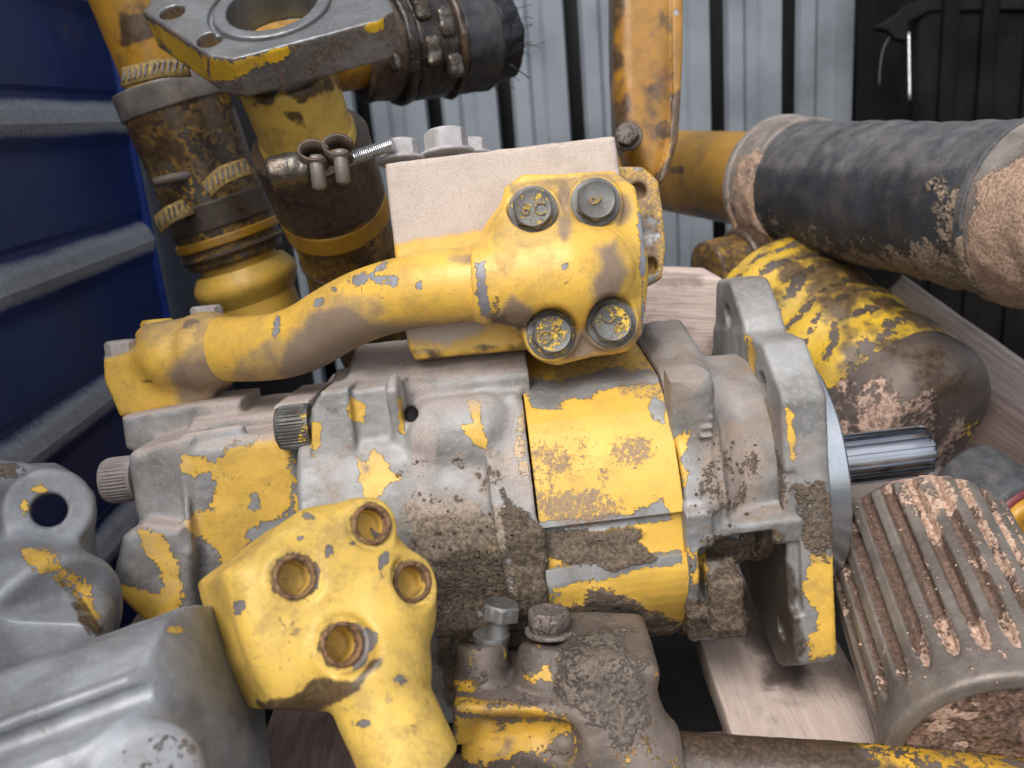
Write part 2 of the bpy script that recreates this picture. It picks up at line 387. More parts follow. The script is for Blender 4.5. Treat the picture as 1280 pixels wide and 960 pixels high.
def plain(name, col, rough=.5, met=0.0, var=.3, freq=60, bump=.0003, col2=None, stretch=None, spec=None, hi=None):
    n = N(name); vec = None
    if stretch is not None:
        tc = n.n('ShaderNodeTexCoord'); mp = n.n('ShaderNodeMapping'); mp.inputs['Scale'].default_value = stretch; n.l(tc.outputs['Object'], mp.inputs[0]); vec = mp.outputs[0]
    a = n.noise(freq, 6, .6, vec); b = n.noise(freq * 6, 4, .6, vec)
    c = n.mix(n.ss(a, .3, .7), tuple(x * (1 - var) for x in col), col if col2 is None else col2)
    if hi is not None: c = n.mix(n.ss(b, .6, .75), c, hi)
    n.l(c, n.b.inputs['Base Color']); n.l(n.ma('ADD', rough - .1, n.mul(b, .2)), n.b.inputs['Roughness']); n.b.inputs['Metallic'].default_value = met
    if spec is not None: n.b.inputs['Specular IOR Level'].default_value = spec
    n.l(n.bump(n.ma('ADD', a, n.mul(b, .5)), bump), n.b.inputs['Normal'])
    return n.m
def wood(name, c1, c2, stain=(.10, .065, .05), st=.5, rough=.75):
    """grain runs along local x"""
    n = N(name); tc = n.n('ShaderNodeTexCoord'); mp = n.n('ShaderNodeMapping'); mp.inputs['Scale'].default_value = (.07, 1, 1); n.l(tc.outputs['Object'], mp.inputs[0]); v = mp.outputs[0]
    g = n.noise(160, 6, .65, v); g2 = n.noise(520, 4, .6, v); s_ = n.noise(16, 5, .6, tc.outputs['Object'])
    c = n.mix(n.ss(g, .3, .7), c1, c2); c = n.mix(n.mul(n.ss(g2, .55, .7), .35), c, tuple(x * .5 for x in c1)); c = n.mix(n.mul(n.ss(s_, .48, .66), st), c, stain)
    d_ = n.ss(n.ma('ADD', n.att('oil'), n.mul(n.ma('SUBTRACT', s_, .5), 3)), -.4, .4); c = n.mix(n.mul(d_, .85), c, (.06, .045, .038))
    n.l(c, n.b.inputs['Base Color']); n.b.inputs['Roughness'].default_value = rough
    n.l(n.bump(n.ma('ADD', g, n.mul(g2, .6)), .0012), n.b.inputs['Normal']); return n.m

m_pump = worn('worn_cast_aluminium', oilc=(.15, .118, .088), oilr=.8, film=.2, mudc=(.06, .044, .030), mudc2=(.165, .125, .088))
m_flange = worn('worn_cast_flange', oilc=(.03, .021, .014), oilr=.3, film=.3, mudc=(.07, .048, .032), mudc2=(.19, .14, .10), dust_or_sheen_c=(.36, .27, .21))
m_yell = worn('yellow_painted_steel', film=.18, edgew=.6, dn=(1.6, 2.6, 1.6), dw=.3, chips=.25, pvar=.08, pstain=.12, speck=.15, dust_or_sheen_c=(.33, .235, .17))
m_cream = worn('dusty_yellow_block', film=.15, chips=.2, pvar=.08, pstain=.08, dust_or_sheen_c=(.57, .495, .455))
m_elbow = worn('scratched_yellow_elbow', chips=.55, film=.42, paint=(.64, .42, .085), pvar=.16, pstain=.5, speck=.6, metal=(.22, .2, .2), metal2=(.12, .1, .1))
m_dirty = worn('greasy_yellow_hose_end', freq=36, chips=.5, paint=(.46, .25, .02), pvar=.3, pstain=.8, pstc=(.10, .055, .025), metal=(.10, .075, .055), metal2=(.05, .038, .03), met=.2, mrough=.4)
m_rust = worn('rusty_muddy_flange', chips=.8, paint=(.60, .34, .03), pvar=.3, pstain=.85, pstc=(.14, .09, .06), metal=(.15, .12, .10), metal2=(.075, .062, .055), met=.25, mrough=.5, mudc=(.085, .068, .055), mudc2=(.20, .162, .132))
m_clay = worn('clay_covered_steel', chips=.6, paint=(.60, .36, .03), pstain=.7, pstc=(.2, .11, .05), metal=(.20, .17, .15), metal2=(.11, .095, .085), met=.3, mrough=.42, mudc=(.34, .21, .14), mudc2=(.60, .42, .32), wet=.8)
m_grey = worn('grey_cast_housing', metal=(.31, .325, .35), metal2=(.20, .21, .23), met=.25, mrough=.46, chips=.3)
m_rubber = worn('muddy_black_rubber', metal=(.030, .035, .045), metal2=(.018, .02, .025), met=0, mrough=.55, mudc=(.16, .115, .075), mudc2=(.34, .26, .19), dust_or_sheen_c=(.22, .21, .21), wet=.8)
m_bolt = worn('worn_bolt_steel', metal=(.17, .17, .165), metal2=(.09, .09, .088), met=.55, mrough=.42, paint=(.72, .47, .05), ragged=1.3, freq=160)
m_boltd = worn('dusty_bolt_steel', metal=(.42, .41, .42), metal2=(.28, .27, .27), met=.3, mrough=.55, paint=(.72, .47, .05), ragged=1.3, freq=160)
m_zinc = plain('zinc_plated_steel', (.55, .56, .57), .33, .85, .3, 200, .0003)
m_shaft = plain('polished_shaft_steel', (.46, .48, .52), .24, 1.0, .35, 60, .0001, stretch=(.15, 1, 1))
m_ring = plain('machined_ring_steel', (.46, .49, .53), .26, .9, .1, 300, .00004)
m_machined = plain('machined_flange_face', (.23, .235, .245), .36, .7, .35, 60, .0001)
m_oily = plain('oily_dark_steel', (.05, .04, .035), .25, .3, .6, 120, .0008, hi=(.30, .28, .26))
m_black = plain('black_fibre', (.012, .014, .02), .45, 0, .4, 100)
# ---------------------------------------------------------------- the setting: floor, sheet walls
def ground_frame(x, y, z=0.0):                       # frame whose axes are the world's, given in c-space
    return Fr(toc(A([x, y, z])), toc(A([1, 0, 0.]) + MT) , toc(A([0, 1, 0.]) + MT))
m_floor = plain('dirty_container_floor', (.06, .055, .052), .8, 0, .5, 9, .002)
FZ = .40
put('floor', boxm(ground_frame(0, 0), (-4, -3, FZ - .05), (5, 2.2, FZ), (6, 6, 1)), m_floor, kind='structure')

m_sheet = plain('grey_coated_sheet', (.17, .195, .225), .45, .1, .22, 4, .0012, col2=(.25, .28, .315))
WY = 1.62; PIT = .1235
wallt = thing('sheet_wall', toc(A([.4, WY, FZ])), 'grey upright ribbed metal sheet wall behind all the parts', 'wall')
_gf = ground_frame(0, WY, 0)
prof = [(0, 0), (.006, -.012), (.03, -.012), (.038, -.004), (.055, -.004), (.063, -.014), (.096, -.014), (.100, 0), (.100, .003), (.094, -.010), (.064, -.010), (.056, 0), (.037, 0), (.029, -.008), (.007, -.008), (.001, .003)]
proto = None
for k in range(-8, 13):
    x0 = .043 + k * PIT
    fr = Fr(toc(A([x0, WY, FZ])), _gf.R[0], _gf.R[1])
    if proto is None:
        v = []; n_ = len(prof)
        for z in (0, 1.25): v += [fr.c(A([a, b, z])) for a, b in prof]
        q = [(i, (i + 1) % n_, n_ + (i + 1) % n_, n_ + i) for i in range(n_)] + [tuple(range(n_))[::-1], tuple(range(n_, 2 * n_))]
        proto = (put('sheet_panel', M_(A(v), q), m_sheet, wallt, smooth=False), fr)
    else: clone(proto[0], wallt, proto[1], fr)
put('void_board', boxm(Fr(toc(A([0, WY, FZ])), _gf.R[0], _gf.R[1]), (-1.1, .05, 0), (1.75, .06, 1.25)), plain('void_black', (.008, .008, .01), .7), wallt)  # black sheet standing in for the unlit void behind the slots

# blue pressed steel wall on the left: flat bands with sloping ledges
m_blue = worn('blue_gloss_paint', paint=(.006, .022, .125), prough=.3, chips=.05, pstain=.3, pstc=(.004, .008, .04), metal=(.2, .2, .22), metal2=(.1, .1, .12), dust_or_sheen_c=(.36, .375, .41), film=.1, cavity=0, speck=.0, pvar=.3, freq=14)  # the pale layer colour here is painted sky sheen
bw = thing('blue_wall', toc(A([-.5, .8, FZ])), 'dark blue pressed steel wall with horizontal ribs at the left', 'wall')
BX, BY0, BY1 = -.456, .1, 1.17
def blue_panel():
    per = .148; pf = [(0, 0)]
    z = 0.0
    base = FZ + .076
    pts = []
    for i in range(-1, 7):
        b = base + i * per
        pts += [(0, b), (0, b + .080), (.006, b + .095), (.010, b + .108), (.006, b + .122), (-.003, b + .134), (-.003, b + .140), (0, b + .146)]
    P = []
    for a, z in pts: P.append((a, z))
    # densify
    Q = []
    for (a, z), (a2, z2) in zip(P[:-1], P[1:]):
        for t in np.linspace(0, 1, 7)[:-1]: Q.append((a + (a2 - a) * t, z + (z2 - z) * t))
    Q.append(P[-1]); ys = np.linspace(BY0, BY1, 60); V = []
    for a, z in Q:
        for y in ys: V.append((BX + a, y, z))
    for a, z in Q:
        for y in ys: V.append((BX + a - .004, y, z))
    n, m = len(Q), len(ys); q = []
    for s in (0, n * m):
        for i in range(n - 1):
            for j in range(m - 1):
                f = (s + i * m + j, s + (i + 1) * m + j, s + (i + 1) * m + j + 1, s + i * m + j + 1); q.append(f if not s else f[::-1])
    for i in range(n - 1):
        for j in (0, m - 1):
            q.append((i * m + j, (i + 1) * m + j, n * m + (i + 1) * m + j, n * m + i * m + j))
    mm = M_(toc(A(V)), A(q)); return mm
bp = blue_panel(); bp.paint(('paint', '=', 1), ('dust_or_sheen', '=', -.9))
nz = None
def _rib_sheen(v, a):
    w = W(v); t = ((w[:, 2] - FZ - .076) % .148); return np.maximum(a, 1.0 - (abs(t - .114) / .017) ** 2)  # sky reflection along the ribs, painted in as soft pale bands
bp.paint(('dust_or_sheen', 'fn', _rib_sheen)); put('ribbed_panel', bp, m_blue, bw, sharp=25)
put('edge_post', boxm(ground_frame(BX, BY1), (-.012, 0, FZ), (.006, .012, FZ + 1.25), bev=.002), plain('bright_blue_edge', (.01, .05, .32), .4), bw)
put('corner_post', boxm(ground_frame(BX, BY1 + .03), (-.02, 0, FZ), (.050, .06, FZ + 1.3), bev=.003), plain('slate_paint', (.045, .055, .075), .5, 0, .3, 15), bw)

put('shade_board', boxm(ground_frame(BX, BY1 + .12), (.0, 0, FZ), (.155, .02, FZ + 1.3), bev=.003), plain('shade_board_colour', (.012, .013, .017), .6, 0, .3, 15), bw)  # added near-black board, stands in for the shadow beyond the wall edge
# dark machine casing at top right with torn rubber sheet and thin rods
m_case = plain('dark_casing', (.006, .006, .006), .75, 0, .5, 10, .001, col2=(.011, .010, .009), spec=.1)
dc = thing('machine_casing', C(1200, 300, 1.35), 'black machine casing with torn sheet top at upper right', 'machine')
cf = Fr(C(1140, 210, 1.3), _gf.R[0], _gf.R[2])
put('side_panel', boxm(cf, (0, -.5, -.22), (.5, .34, 0), bev=.004), m_case, dc)
for x in (.03, .085, .15): put('upright_rib', boxm(cf, (x, -.3, 0.001), (x + .022, .33, .012), bev=.002), m_case, dc)
t = [(1090, 36), (1118, 20), (1130, 8), (1160, -2), (1180, -10), (1290, -12), (1290, 14), (1160, 16), (1135, 30), (1132, 54), (1116, 50), (1108, 40)]
tp = Fr(C(1180, 20, 1.24))
s = Sdf(tp, (-.12, -.06, -.02), (.16, .06, .02), .0022)
s.add(prism((0, 0, 0), (1, 0, 0), (0, 1, 0), [tp.px(a, b, 1.24)[:2] for a, b in t], -.006, .006, .002))
put('torn_sheet', s.mesh().rough(.002, 40), plain('black_rubber_sheet', (.006, .0065, .008), .8, spec=.15), dc)
put('hanging_rod', wire([C(1136, 40, 1.235), C(1136.5, 80, 1.235), C(1137, 125, 1.235)], .0021), m_zinc, dc)
put('hanging_rod', wire([C(1150, 66, 1.25), C(1150, 140, 1.25)], .0012), m_case, dc)
put('hanging_wire', wire([C(1112, 46, 1.235), C(1104, 62, 1.235), C(1100, 85, 1.235), C(1099, 108, 1.235)], .0014), m_black, dc)

# pallet boards under the parts
m_w1 = wood('pale_pallet_wood', (.55, .43, .375), (.66, .54, .485), st=.6)
m_w2 = wood('brown_pallet_wood', (.19, .13, .11), (.32, .235, .20))
m_w3 = wood('grey_weathered_wood', (.26, .215, .195), (.40, .34, .315), st=.3)
PZ = CAMH - .42
pal = thing('pallet', toc(A([.1, .8, FZ])), 'wooden pallet with spaced boards lying under the pump', 'pallet')
def board(fr, lo, hi, mat, name='board', parent=None, amp=.0009, spec=(), **k):
    lo, hi = A(lo, float), A(hi, float); sub = [max(1, int(round(x / .01))) for x in (hi - lo)]; sub = [min(s, 60) for s in sub]
    m = boxm(fr, lo, hi, sub, bev=.0015); m.rough(amp, 60, 3, N=fr.c(m.v * 0 + A([0, 0, 1.])) - fr.o) if False else None
    m.v = m.v + (A([[1, 1, 1]]) * 0) + np.c_[fbm(m.v, 50, 3), fbm(m.v + 3, 50, 3), fbm(m.v + 7, 50, 3)] * amp * 2
    m.paint(('oil', '=', -1), *spec)
    v = fr.l(m.v); me_c = fr.c((v.min(0) + v.max(0)) / 2); Rw = M3 @ fr.R.T
    me = bpy.data.meshes.new(name); me.from_pydata([tuple(x) for x in fr.l(m.v) - fr.l(me_c)], [], m.q); me.update()
    me.polygons.foreach_set('use_smooth', np.full(len(me.polygons), True)); me.set_sharp_from_angle(angle=math.radians(50))
    me.attributes.new('oil', 'FLOAT', 'POINT').data.foreach_set('value', (m.a['oil'] + 2).astype('f')); me.materials.append(mat)
    o = bpy.data.objects.new(name, me); SC.collection.objects.link(o); p = Vector(W(me_c)) - (wloc(parent) if parent else Vector((0, 0, 0)))
    if parent: o.parent = parent
    o.matrix_basis = Matrix.Translation(p) @ Matrix([list(r) for r in Rw]).to_4x4(); return tag(o, **k)
yf = lambda x, dx=0: Fr(toc(A([x, .35, PZ])), toc(A([dx, 1, 0.]) + MT), toc(A([-1, dx, 0.]) + MT))
board(yf(.178, .03), (0, -.053, -.024), (1.0, .053, 0), m_w1, parent=pal, spec=(('oil', '+', [(925, 740), (1000, 740), (1010, 800), (1005, 850), (960, 855), (940, 810), (920, 790)], 30), ('oil', '+', [(850, 740), (1000, 740), (1000, 770), (850, 770)], 25)))
board(yf(.012), (0, -.052, -.024), (1.0, .052, 0), m_w2, parent=pal)
board(yf(-.150), (0, -.054, -.024), (1.0, .054, 0), m_w2, parent=pal)
board(yf(-.320), (0, -.05, -.024), (1.0, .05, 0), m_w2, parent=pal)
board(yf(.36), (0, -.05, -.024), (1.0, .05, 0), m_w2, parent=pal)
for yy in (.50, .84, 1.2):
    board(Fr(toc(A([-.38, yy, PZ - .0255])), _gf.R[0], _gf.R[1]), (0, 0, -.09), (.82, .045, 0), m_w2, name='stringer', parent=pal)
# loose timber
wb_f = Fr(C(852, 385, .84), (1, -.03, -.10), (-.02, 1, .30))
board(wb_f, (-.075, -.055, -.06), (.036, .030, .0), m_w1, name='wood_block', label='pale sawn wood block behind the upright flange lug', cat='wood block')
wb2 = Fr(C(1212, 445, .88), (1, -.80, .22), (.55, 1, .5))
board(wb2, (-.10, -.030, -.025), (.16, .024, .0), m_w3, name='timber_plank', label='grey weathered plank slanting down under the thick black hose', cat='plank', group='loose timber planks at the right')
wb3 = Fr(C(1250, 545, .86), (1, -.80, .3), (.4, 1, .8))
board(wb3, (-.12, -.045, -.02), (.16, .026, .0), m_w2, name='timber_plank', label='brown plank below the grey one, beside the ribbed hub', cat='plank', group='loose timber planks at the right')
# ---------------------------------------------------------------- bolts
def glyphs(txt, size, depth):
    cu = bpy.data.curves.new('glyph', 'FONT'); cu.body = txt; cu.size = size; cu.extrude = depth; cu.align_x = 'CENTER'; cu.align_y = 'CENTER'; cu.resolution_u = 3
    o = bpy.data.objects.new('glyph', cu); SC.collection.objects.link(o); bpy.context.view_layer.update()
    me = o.evaluated_get(bpy.context.evaluated_depsgraph_get()).to_mesh(); v = [tuple(x.co) for x in me.vertices]; f = [tuple(p.vertices) for p in me.polygons]
    o.to_mesh_clear() if False else None
    bpy.data.objects.remove(o); bpy.data.curves.remove(cu); return v, f
def hexbolt(fr, r, h, wr=None, wt=.002, txt=None, shank=0, sr=None, worn_=.0):
    """frame x axis points out of the head; r = across corners / 2"""
    N_ = 48; ri = r * .866
    def hx(th, rr, t):
        a = (th + .3) % (math.pi / 3) - math.pi / 6; return np.minimum(rr, r * .985) * 0 + np.minimum(ri / np.cos(a) * (rr / r), rr * .985)
    ms = []
    if shank: ms.append(lathe(fr, [(-shank, sr), (0, sr)], 24))
    if wr: ms.append(lathe(fr, [(0, wr * .97), (wt * .3, wr), (wt * .8, wr * .98), (wt, wr * .9)], 40))
    z = wt if wr else 0
    th = np.arange(N_) / N_ * 2 * math.pi; a = (th + .3) % (math.pi / 3) - math.pi / 6; rh = np.minimum(ri / np.cos(a), r * .99)
    rows = [(np.full(N_, z), rh), (z + h - np.maximum(rh - ri * .93, 0) * .75 - .0004, rh), (np.full(N_, z + h), np.full(N_, ri * .95)), (np.full(N_, z + h - .0006), np.full(N_, ri * .80)), (np.full(N_, z + h - .0007), np.full(N_, ri * .3))]
    v = np.vstack([np.c_[t, q * np.cos(th), q * np.sin(th)] for t, q in rows]); i = np.arange(N_); j = (i + 1) % N_; q = []
    for k in range(len(rows) - 1): q += [tuple(map(int, f)) for f in np.c_[k * N_ + i, k * N_ + j, (k + 1) * N_ + j, (k + 1) * N_ + i]]
    q.append(tuple(range((len(rows) - 1) * N_, len(rows) * N_))); q.append(tuple(range(N_))[::-1])
    ms.append(M_(fr.c(v), q))
    ng = sum(len(x.v) for x in ms)
    if txt:
        for k, ch in enumerate(txt):
            gv, gf = glyphs(ch, r * .85, .0009); ox = (k - (len(txt) - 1) / 2) * r * .62
            ms.append(M_(fr.c(A([(z + h - .0005 + p[2], -(p[0] + ox), p[1]) for p in gv])), gf))
    m = merge(*ms); m.q = [tuple(f) for f in m.q]; m.ng = ng; return m
def outward(o, d, up=(0, 1, 0)):                     # frame whose x points along d
    d = nrm(d); up = A(up, float); y = np.cross(d, np.cross(up, d)); return Fr(o, d, np.cross(d, nrm(y)) * 1.0)
def capscrew(fr, r, h, rnd=.2, ribs=40):
    """knurled head, x outwards; dusty socket hidden on the far face"""
    def kn(th, rr, t): return rr * (1 + (.035 if .15 * h < t < .8 * h else .0) * np.sign(np.sin(th * ribs)))
    pr = [(-.02, r * .55), (0, r * .55), (.0, r * .96)] + [(h * t, r) for t in (.08, .2, .3, .45, .6, .75)] + [(h * .88, r * .985), (h * .96, r * .93), (h, r * (1 - rnd)), (h, r * .5), (h * .5, r * .5), (h * .5, 0.0001)]
    return lathe(fr, pr, 160, mod=kn)

# ---------------------------------------------------------------- the pump
ax_ = math.radians(6.8); t_ = math.radians(25)
_X = A([math.cos(ax_), math.sin(ax_), 0]); _Y = A([-math.sin(ax_), math.cos(ax_), 0]); _U = math.cos(t_) * _Y + math.sin(t_) * A([0, 0, 1.])
PF = Fr(C(745, 612, .66), _X, _U)                    # x to the shaft, y up, z to the front
pump = thing('hydraulic_pump', PF.c((0, -.1, 0)), 'large grey and yellow hydraulic gear pump with splined shaft, pipe and port block', 'hydraulic pump')
def pp(u, v, d): return PF.px(u, v, d)
def pf(u, v, d, hz): return tuple(PF.px(u, v, d) - (0, 0, hz))
def trace(S, fr, pts, d, t0, t1, r=.003, ro=0.0):      # photo outline laid on the plane of frame fr that passes d metres away, then given its thickness
    m = np.mean(A(pts, float), 0); z0 = fr.l(C(m[0], m[1], d))[2]; P = []
    for u, v in pts:
        q = nrm(C(u, v, 1.)); P.append(fr.l(q * ((fr.o @ fr.R[2] + z0) / (q @ fr.R[2])))[:2])
    return prism(tuple(S.l(fr.c((0, 0, z0)))), S.R @ fr.R[0], S.R @ fr.R[1], P, t0, t1, r, ro)
def tilt(o, deg): a = math.radians(deg); return Fr(o, _X, math.cos(a) * _Y + math.sin(a) * A([0, 0, 1.]))
# cross-section of the gear body at u = 745, as (up, front)
_sp = lambda L: spline(A([pp(745, v, d)[1:] for v, d in L]), 3)
sec = np.vstack([_sp([(415, .735), (426, .70), (474, .607)]), _sp([(480, .600), (520, .578), (570, .566), (620, .561), (652, .561)]), _sp([(655, .567), (678, .569), (702, .571)]), _sp([(706, .566), (735, .570), (765, .586), (795, .625), (800, .66)]), [pp(745, 790, .76)[1:]]])
sec = np.vstack([sec, [(-.05, -.10), (.03, -.11)]])
seg = lambda x0, x1, grow=0.0, r=.002: prism((x0, 0, 0), (0, 1, 0), (0, 0, 1), sec, 0, x1 - x0, r, grow)

# yellow gear housing
def band():
    xa, xb = -.046, .046; n = 50; P = []; k = len(sec)
    for i in range(k):
        a, b = sec[i], sec[(i + 1) % k]; m = max(1, int(np.linalg.norm(b - a) / .0016))
        for t in range(m): P.append(a + (b - a) * t / m)
    P = A(P); xs = [xa, xa + .0006] + list(np.linspace(xa + .002, xb - .002, n)) + [xb - .0006, xb]; v = []; c = P.mean(0)
    for i, x in enumerate(xs):
        g = .0006 if i in (0, len(xs) - 1) else 0; d = P - c; v.append(np.c_[np.full(len(P), x), P - d / np.linalg.norm(d, axis=1)[:, None] * g])
    V = PF.c(np.vstack(v)); m = len(P); q = []
    i = np.arange(m); j = (i + 1) % m
    for s in range(len(xs) - 1): q.append(np.c_[s * m + i, s * m + j, (s + 1) * m + j, (s + 1) * m + i])
    M = M_(V, np.vstack(q)); nn = M.normals(); cc = PF.c(np.r_[0, c])
    if ((V - cc) * nn).sum() < 0: M.q = M.q[:, ::-1]
    return M
g = band()
g.paint(('paint', '=', 1), ('paint', '-', [(655, 474), (700, 474), (760, 462), (830, 463), (830, 478), (815, 482), (760, 484), (738, 494), (714, 500), (700, 508), (664, 514)], 6),
        ('paint', '-', [(815, 495), (830, 500), (830, 530), (818, 525), (812, 512)], 5),
        ('paint', '-', [(660, 654), (740, 650), (785, 640), (800, 634), (828, 626), (840, 650), (790, 656), (745, 662), (680, 666)], 5),
        ('paint', '-', [(680, 712), (720, 706), (760, 700), (850, 688), (850, 703), (800, 708), (770, 720), (725, 728), (700, 735), (684, 735)], 5),
        ('paint', '-', [(685, 735), (700, 742), (692, 756), (720, 772), (770, 780), (790, 800), (690, 800)], 8),
        ('mud', '+', [(676, 668), (700, 662), (740, 664), (790, 658), (806, 664), (798, 676), (812, 690), (826, 702), (790, 708), (766, 716), (748, 706), (712, 706), (690, 698), (680, 690)], 10),
        ('mud', '+', [(735, 690), (752, 690), (752, 697), (736, 697)], 4, .3),
        ('mud', '+', [(692, 762), (730, 752), (750, 730), (775, 742), (800, 758), (830, 772), (855, 785), (850, 800), (690, 800)], 18, .5),
        ('dust_or_sheen', '+', E(790, 566, 24, 15), 16, .15), ('dust_or_sheen', '+', E(688, 575, 22, 18), 16, .1), ('dust_or_sheen', '+', E(725, 636, 46, 22), 18, .25), ('dust_or_sheen', '+', E(675, 600, 16, 50), 14, -.05),
        ('dust_or_sheen', '+', [(690, 410), (830, 400), (830, 470), (700, 478)], 20, -.15), ('dust_or_sheen', '+', [(770, 478), (825, 474), (825, 495), (780, 492)], 10, -.1),
        ('dust_or_sheen', '+', E(700, 600, 50, 50), 25, -.45))
g.lumps('mud', .0042, 100, 4, .35)
put('gear_housing', g, m_yell, pump, sharp=35)

# front cover with neck, ribs and plug boss
H = .0013
s = Sdf(PF, (.044, -.125, -.13), (.150, .115, .115), H)
s.add(seg(.047, .068, .0025))
s.add(seg(.068, .074, -.001))
s.add(cyl((.068, .015, .0), (.125, .015, .0), .076, .074, rr=.004), .006)
s.add(cyl((.068, .015, .0), (.084, .015, .0), .086, .078, rr=.004), .010); s.cut(ell((.104, .010, .090), (.020, .040, .016)), .010)                         # dished pocket on the front
s.add(box(tuple(pp(930, 656, .585)), (.036, .010, .014), .004), .005)                   # cross rib
s.add(box(tuple(pp(862, 690, .585)), (.012, .042, .018), .004), .005)
s.add(box(tuple(pp(855, 520, .575)), (.012, .045, .012), .005), .006)
s.cut(box(tuple(pp(925, 722, .57)), (.026, .024, .05), .004), .003)                    # dark opening under the rib
s.add(box(tuple(pp(893, 772, .62)), (.020, .010, .012), .004), .003)
pb = pp(868, 515, .568)
s.add(cap(tuple(pb + (0, .018, 0)), tuple(pb + (0, -.016, 0)), .0125), .006)
for k in range(5): s.add(box(tuple(pp(880, 494 + 11 * k, .566)), (.004, .0014, .009), .001), .002)
s.add(box(tuple(pp(838, 440, .66)), (.016, .016, .03), .008), .008)
s.add(box(tuple(pp(902, 742, .585)), (.010, .020, .014), .003), .004)
fc = s.mesh()
fc.paint(('paint', '=', -.64), ('dust_or_sheen', '=', -1), ('mud', '=', -1),
         ('paint', '+', [(838, 545), (862, 540), (860, 560), (850, 575), (862, 590), (856, 612), (848, 590), (838, 578)], 6), ('paint', '+', [(828, 560), (836, 570), (838, 600), (830, 590)], 5),
         ('paint', '+', [(866, 700), (884, 690), (884, 730), (868, 728)], 8, .35), ('paint', '+', [(868, 768), (900, 764), (898, 776), (872, 784)], 6), ('paint', '+', E(845, 700, 14, 20), 10, -.1), ('paint', '+', [(878, 660), (975, 650), (975, 668), (880, 676)], 8, -.3),
         ('dust_or_sheen', '+', E(915, 585, 40, 60), 30, .25), ('mud', '+', [(880, 590), (905, 570), (935, 560), (945, 600), (925, 632), (885, 636)], 26, -.2), ('mud', '+', [(885, 672), (980, 664), (982, 700), (940, 712), (884, 700)], 10), ('mud', '+', E(908, 742, 26, 32), 12), ('mud', '+', [(850, 750), (935, 760), (935, 800), (850, 800)], 16, .5),
         ('dust_or_sheen', '+', E(915, 540, 45, 60), 30, -.1), ('dust_or_sheen', '+', E(840, 470, 40, 40), 25, .1), ('dust_or_sheen', 'up', 1.6, 1.6), ('oil', '+', [(884, 676), (985, 670), (985, 800), (920, 800), (930, 740), (890, 700)], 12))
fc.lumps('mud', .0026, 110); fc.rough(.0004, 220, 2)
put('front_cover', fc, m_flange, pump)

# square mounting flange with lug, drilled corners
s = Sdf(PF, (.108, -.14, -.13), (.148, .15, .14), H)
fo = [(.104, .030), (.088, .062), (-.080, .100), (-.104, .075), (-.085, -.07), (-.05, -.10), (.07, -.085), (.095, -.01)]
s.add(prism((.113, 0, 0), (0, 1, 0), (0, 0, 1), fo, 0, .029, .003, .012))
s.add(prism((.113, 0, 0), (0, 1, 0), (0, 0, 1), [(.06, -.02), (.105, -.022), (.119, -.048), (.112, -.072), (.04, -.08)], 0, .029, .003, .014), .006)
for a, b in ((.088, .034), (-.078, .083), (.105, -.050)): s.cut(cyl((.10, a, b), (.16, a, b), .0088, rr=.0), .0015)
s.cut(prism((.1135, 0, 0), (0, 1, 0), (0, 0, 1), [(.045, .085), (.045, .12), (-.045, .13), (-.045, .10)], -.01, .007, .002, .004), .003)
fl = s.mesh()
fl.paint(('paint', '=', -.62), ('dust_or_sheen', '=', -1), ('mud', '=', -1), ('paint', '+', [(1012, 690), (1036, 685), (1050, 720), (1052, 800), (1046, 822), (1012, 826), (1020, 770), (1004, 735)], 9, .55), ('paint', '+', [(984, 505), (992, 540), (994, 580), (987, 575)], 4), ('paint', '+', [(930, 415), (940, 420), (946, 450), (944, 470), (936, 455)], 5), ('paint', '+', [(948, 488), (958, 510), (964, 535), (955, 525)], 4), ('paint', '+', E(1002, 640, 12, 22), 10, .0), ('dust_or_sheen', '+', [(985, 560), (1015, 550), (1030, 700), (1000, 700)], 16, -.15), ('dust_or_sheen', '+', [(935, 470), (975, 520), (985, 640), (950, 600)], 16, .1), ('paint', '+', [(1038, 640), (1046, 640), (1050, 700), (1040, 700)], 5, .3),
         ('dust_or_sheen', 'up', 1.3, 1.45), ('mud', '+', [(990, 605), (1030, 600), (1045, 660), (1032, 700), (1012, 690), (995, 640)], 18, .15), ('oil', '+', [(940, 660), (985, 660), (1003, 800), (1000, 850), (930, 850)], 14, .6), ('mud', '+', E(965, 620, 20, 60), 20, -.1))
fl.lumps('mud', .002, 120); fl.rough(.0003, 200, 2)
put('mounting_flange', fl, m_flange, pump)
put('pilot_ring', lathe(PF, [(.138, .084), (.1575, .084), (.159, .0825), (.159, .040), (.150, .038), (.150, .001)], 128), m_ring, pump, sharp=30)
def spl(th, r, t): return r * np.where((np.cos(th * 16) > .0), 1.0, .85) if t > .14 else th * 0 + r
prf = [(.13, .0185), (.16, .0192)] + [(x, .0192) for x in np.linspace(.163, .2445, 6)] + [(.2465, .0184), (.2485, .0162), (.2487, .005), (.2487, .0001)]
put('drive_shaft', lathe(PF, prf, 360, mod=spl), m_shaft, pump, sharp=25)

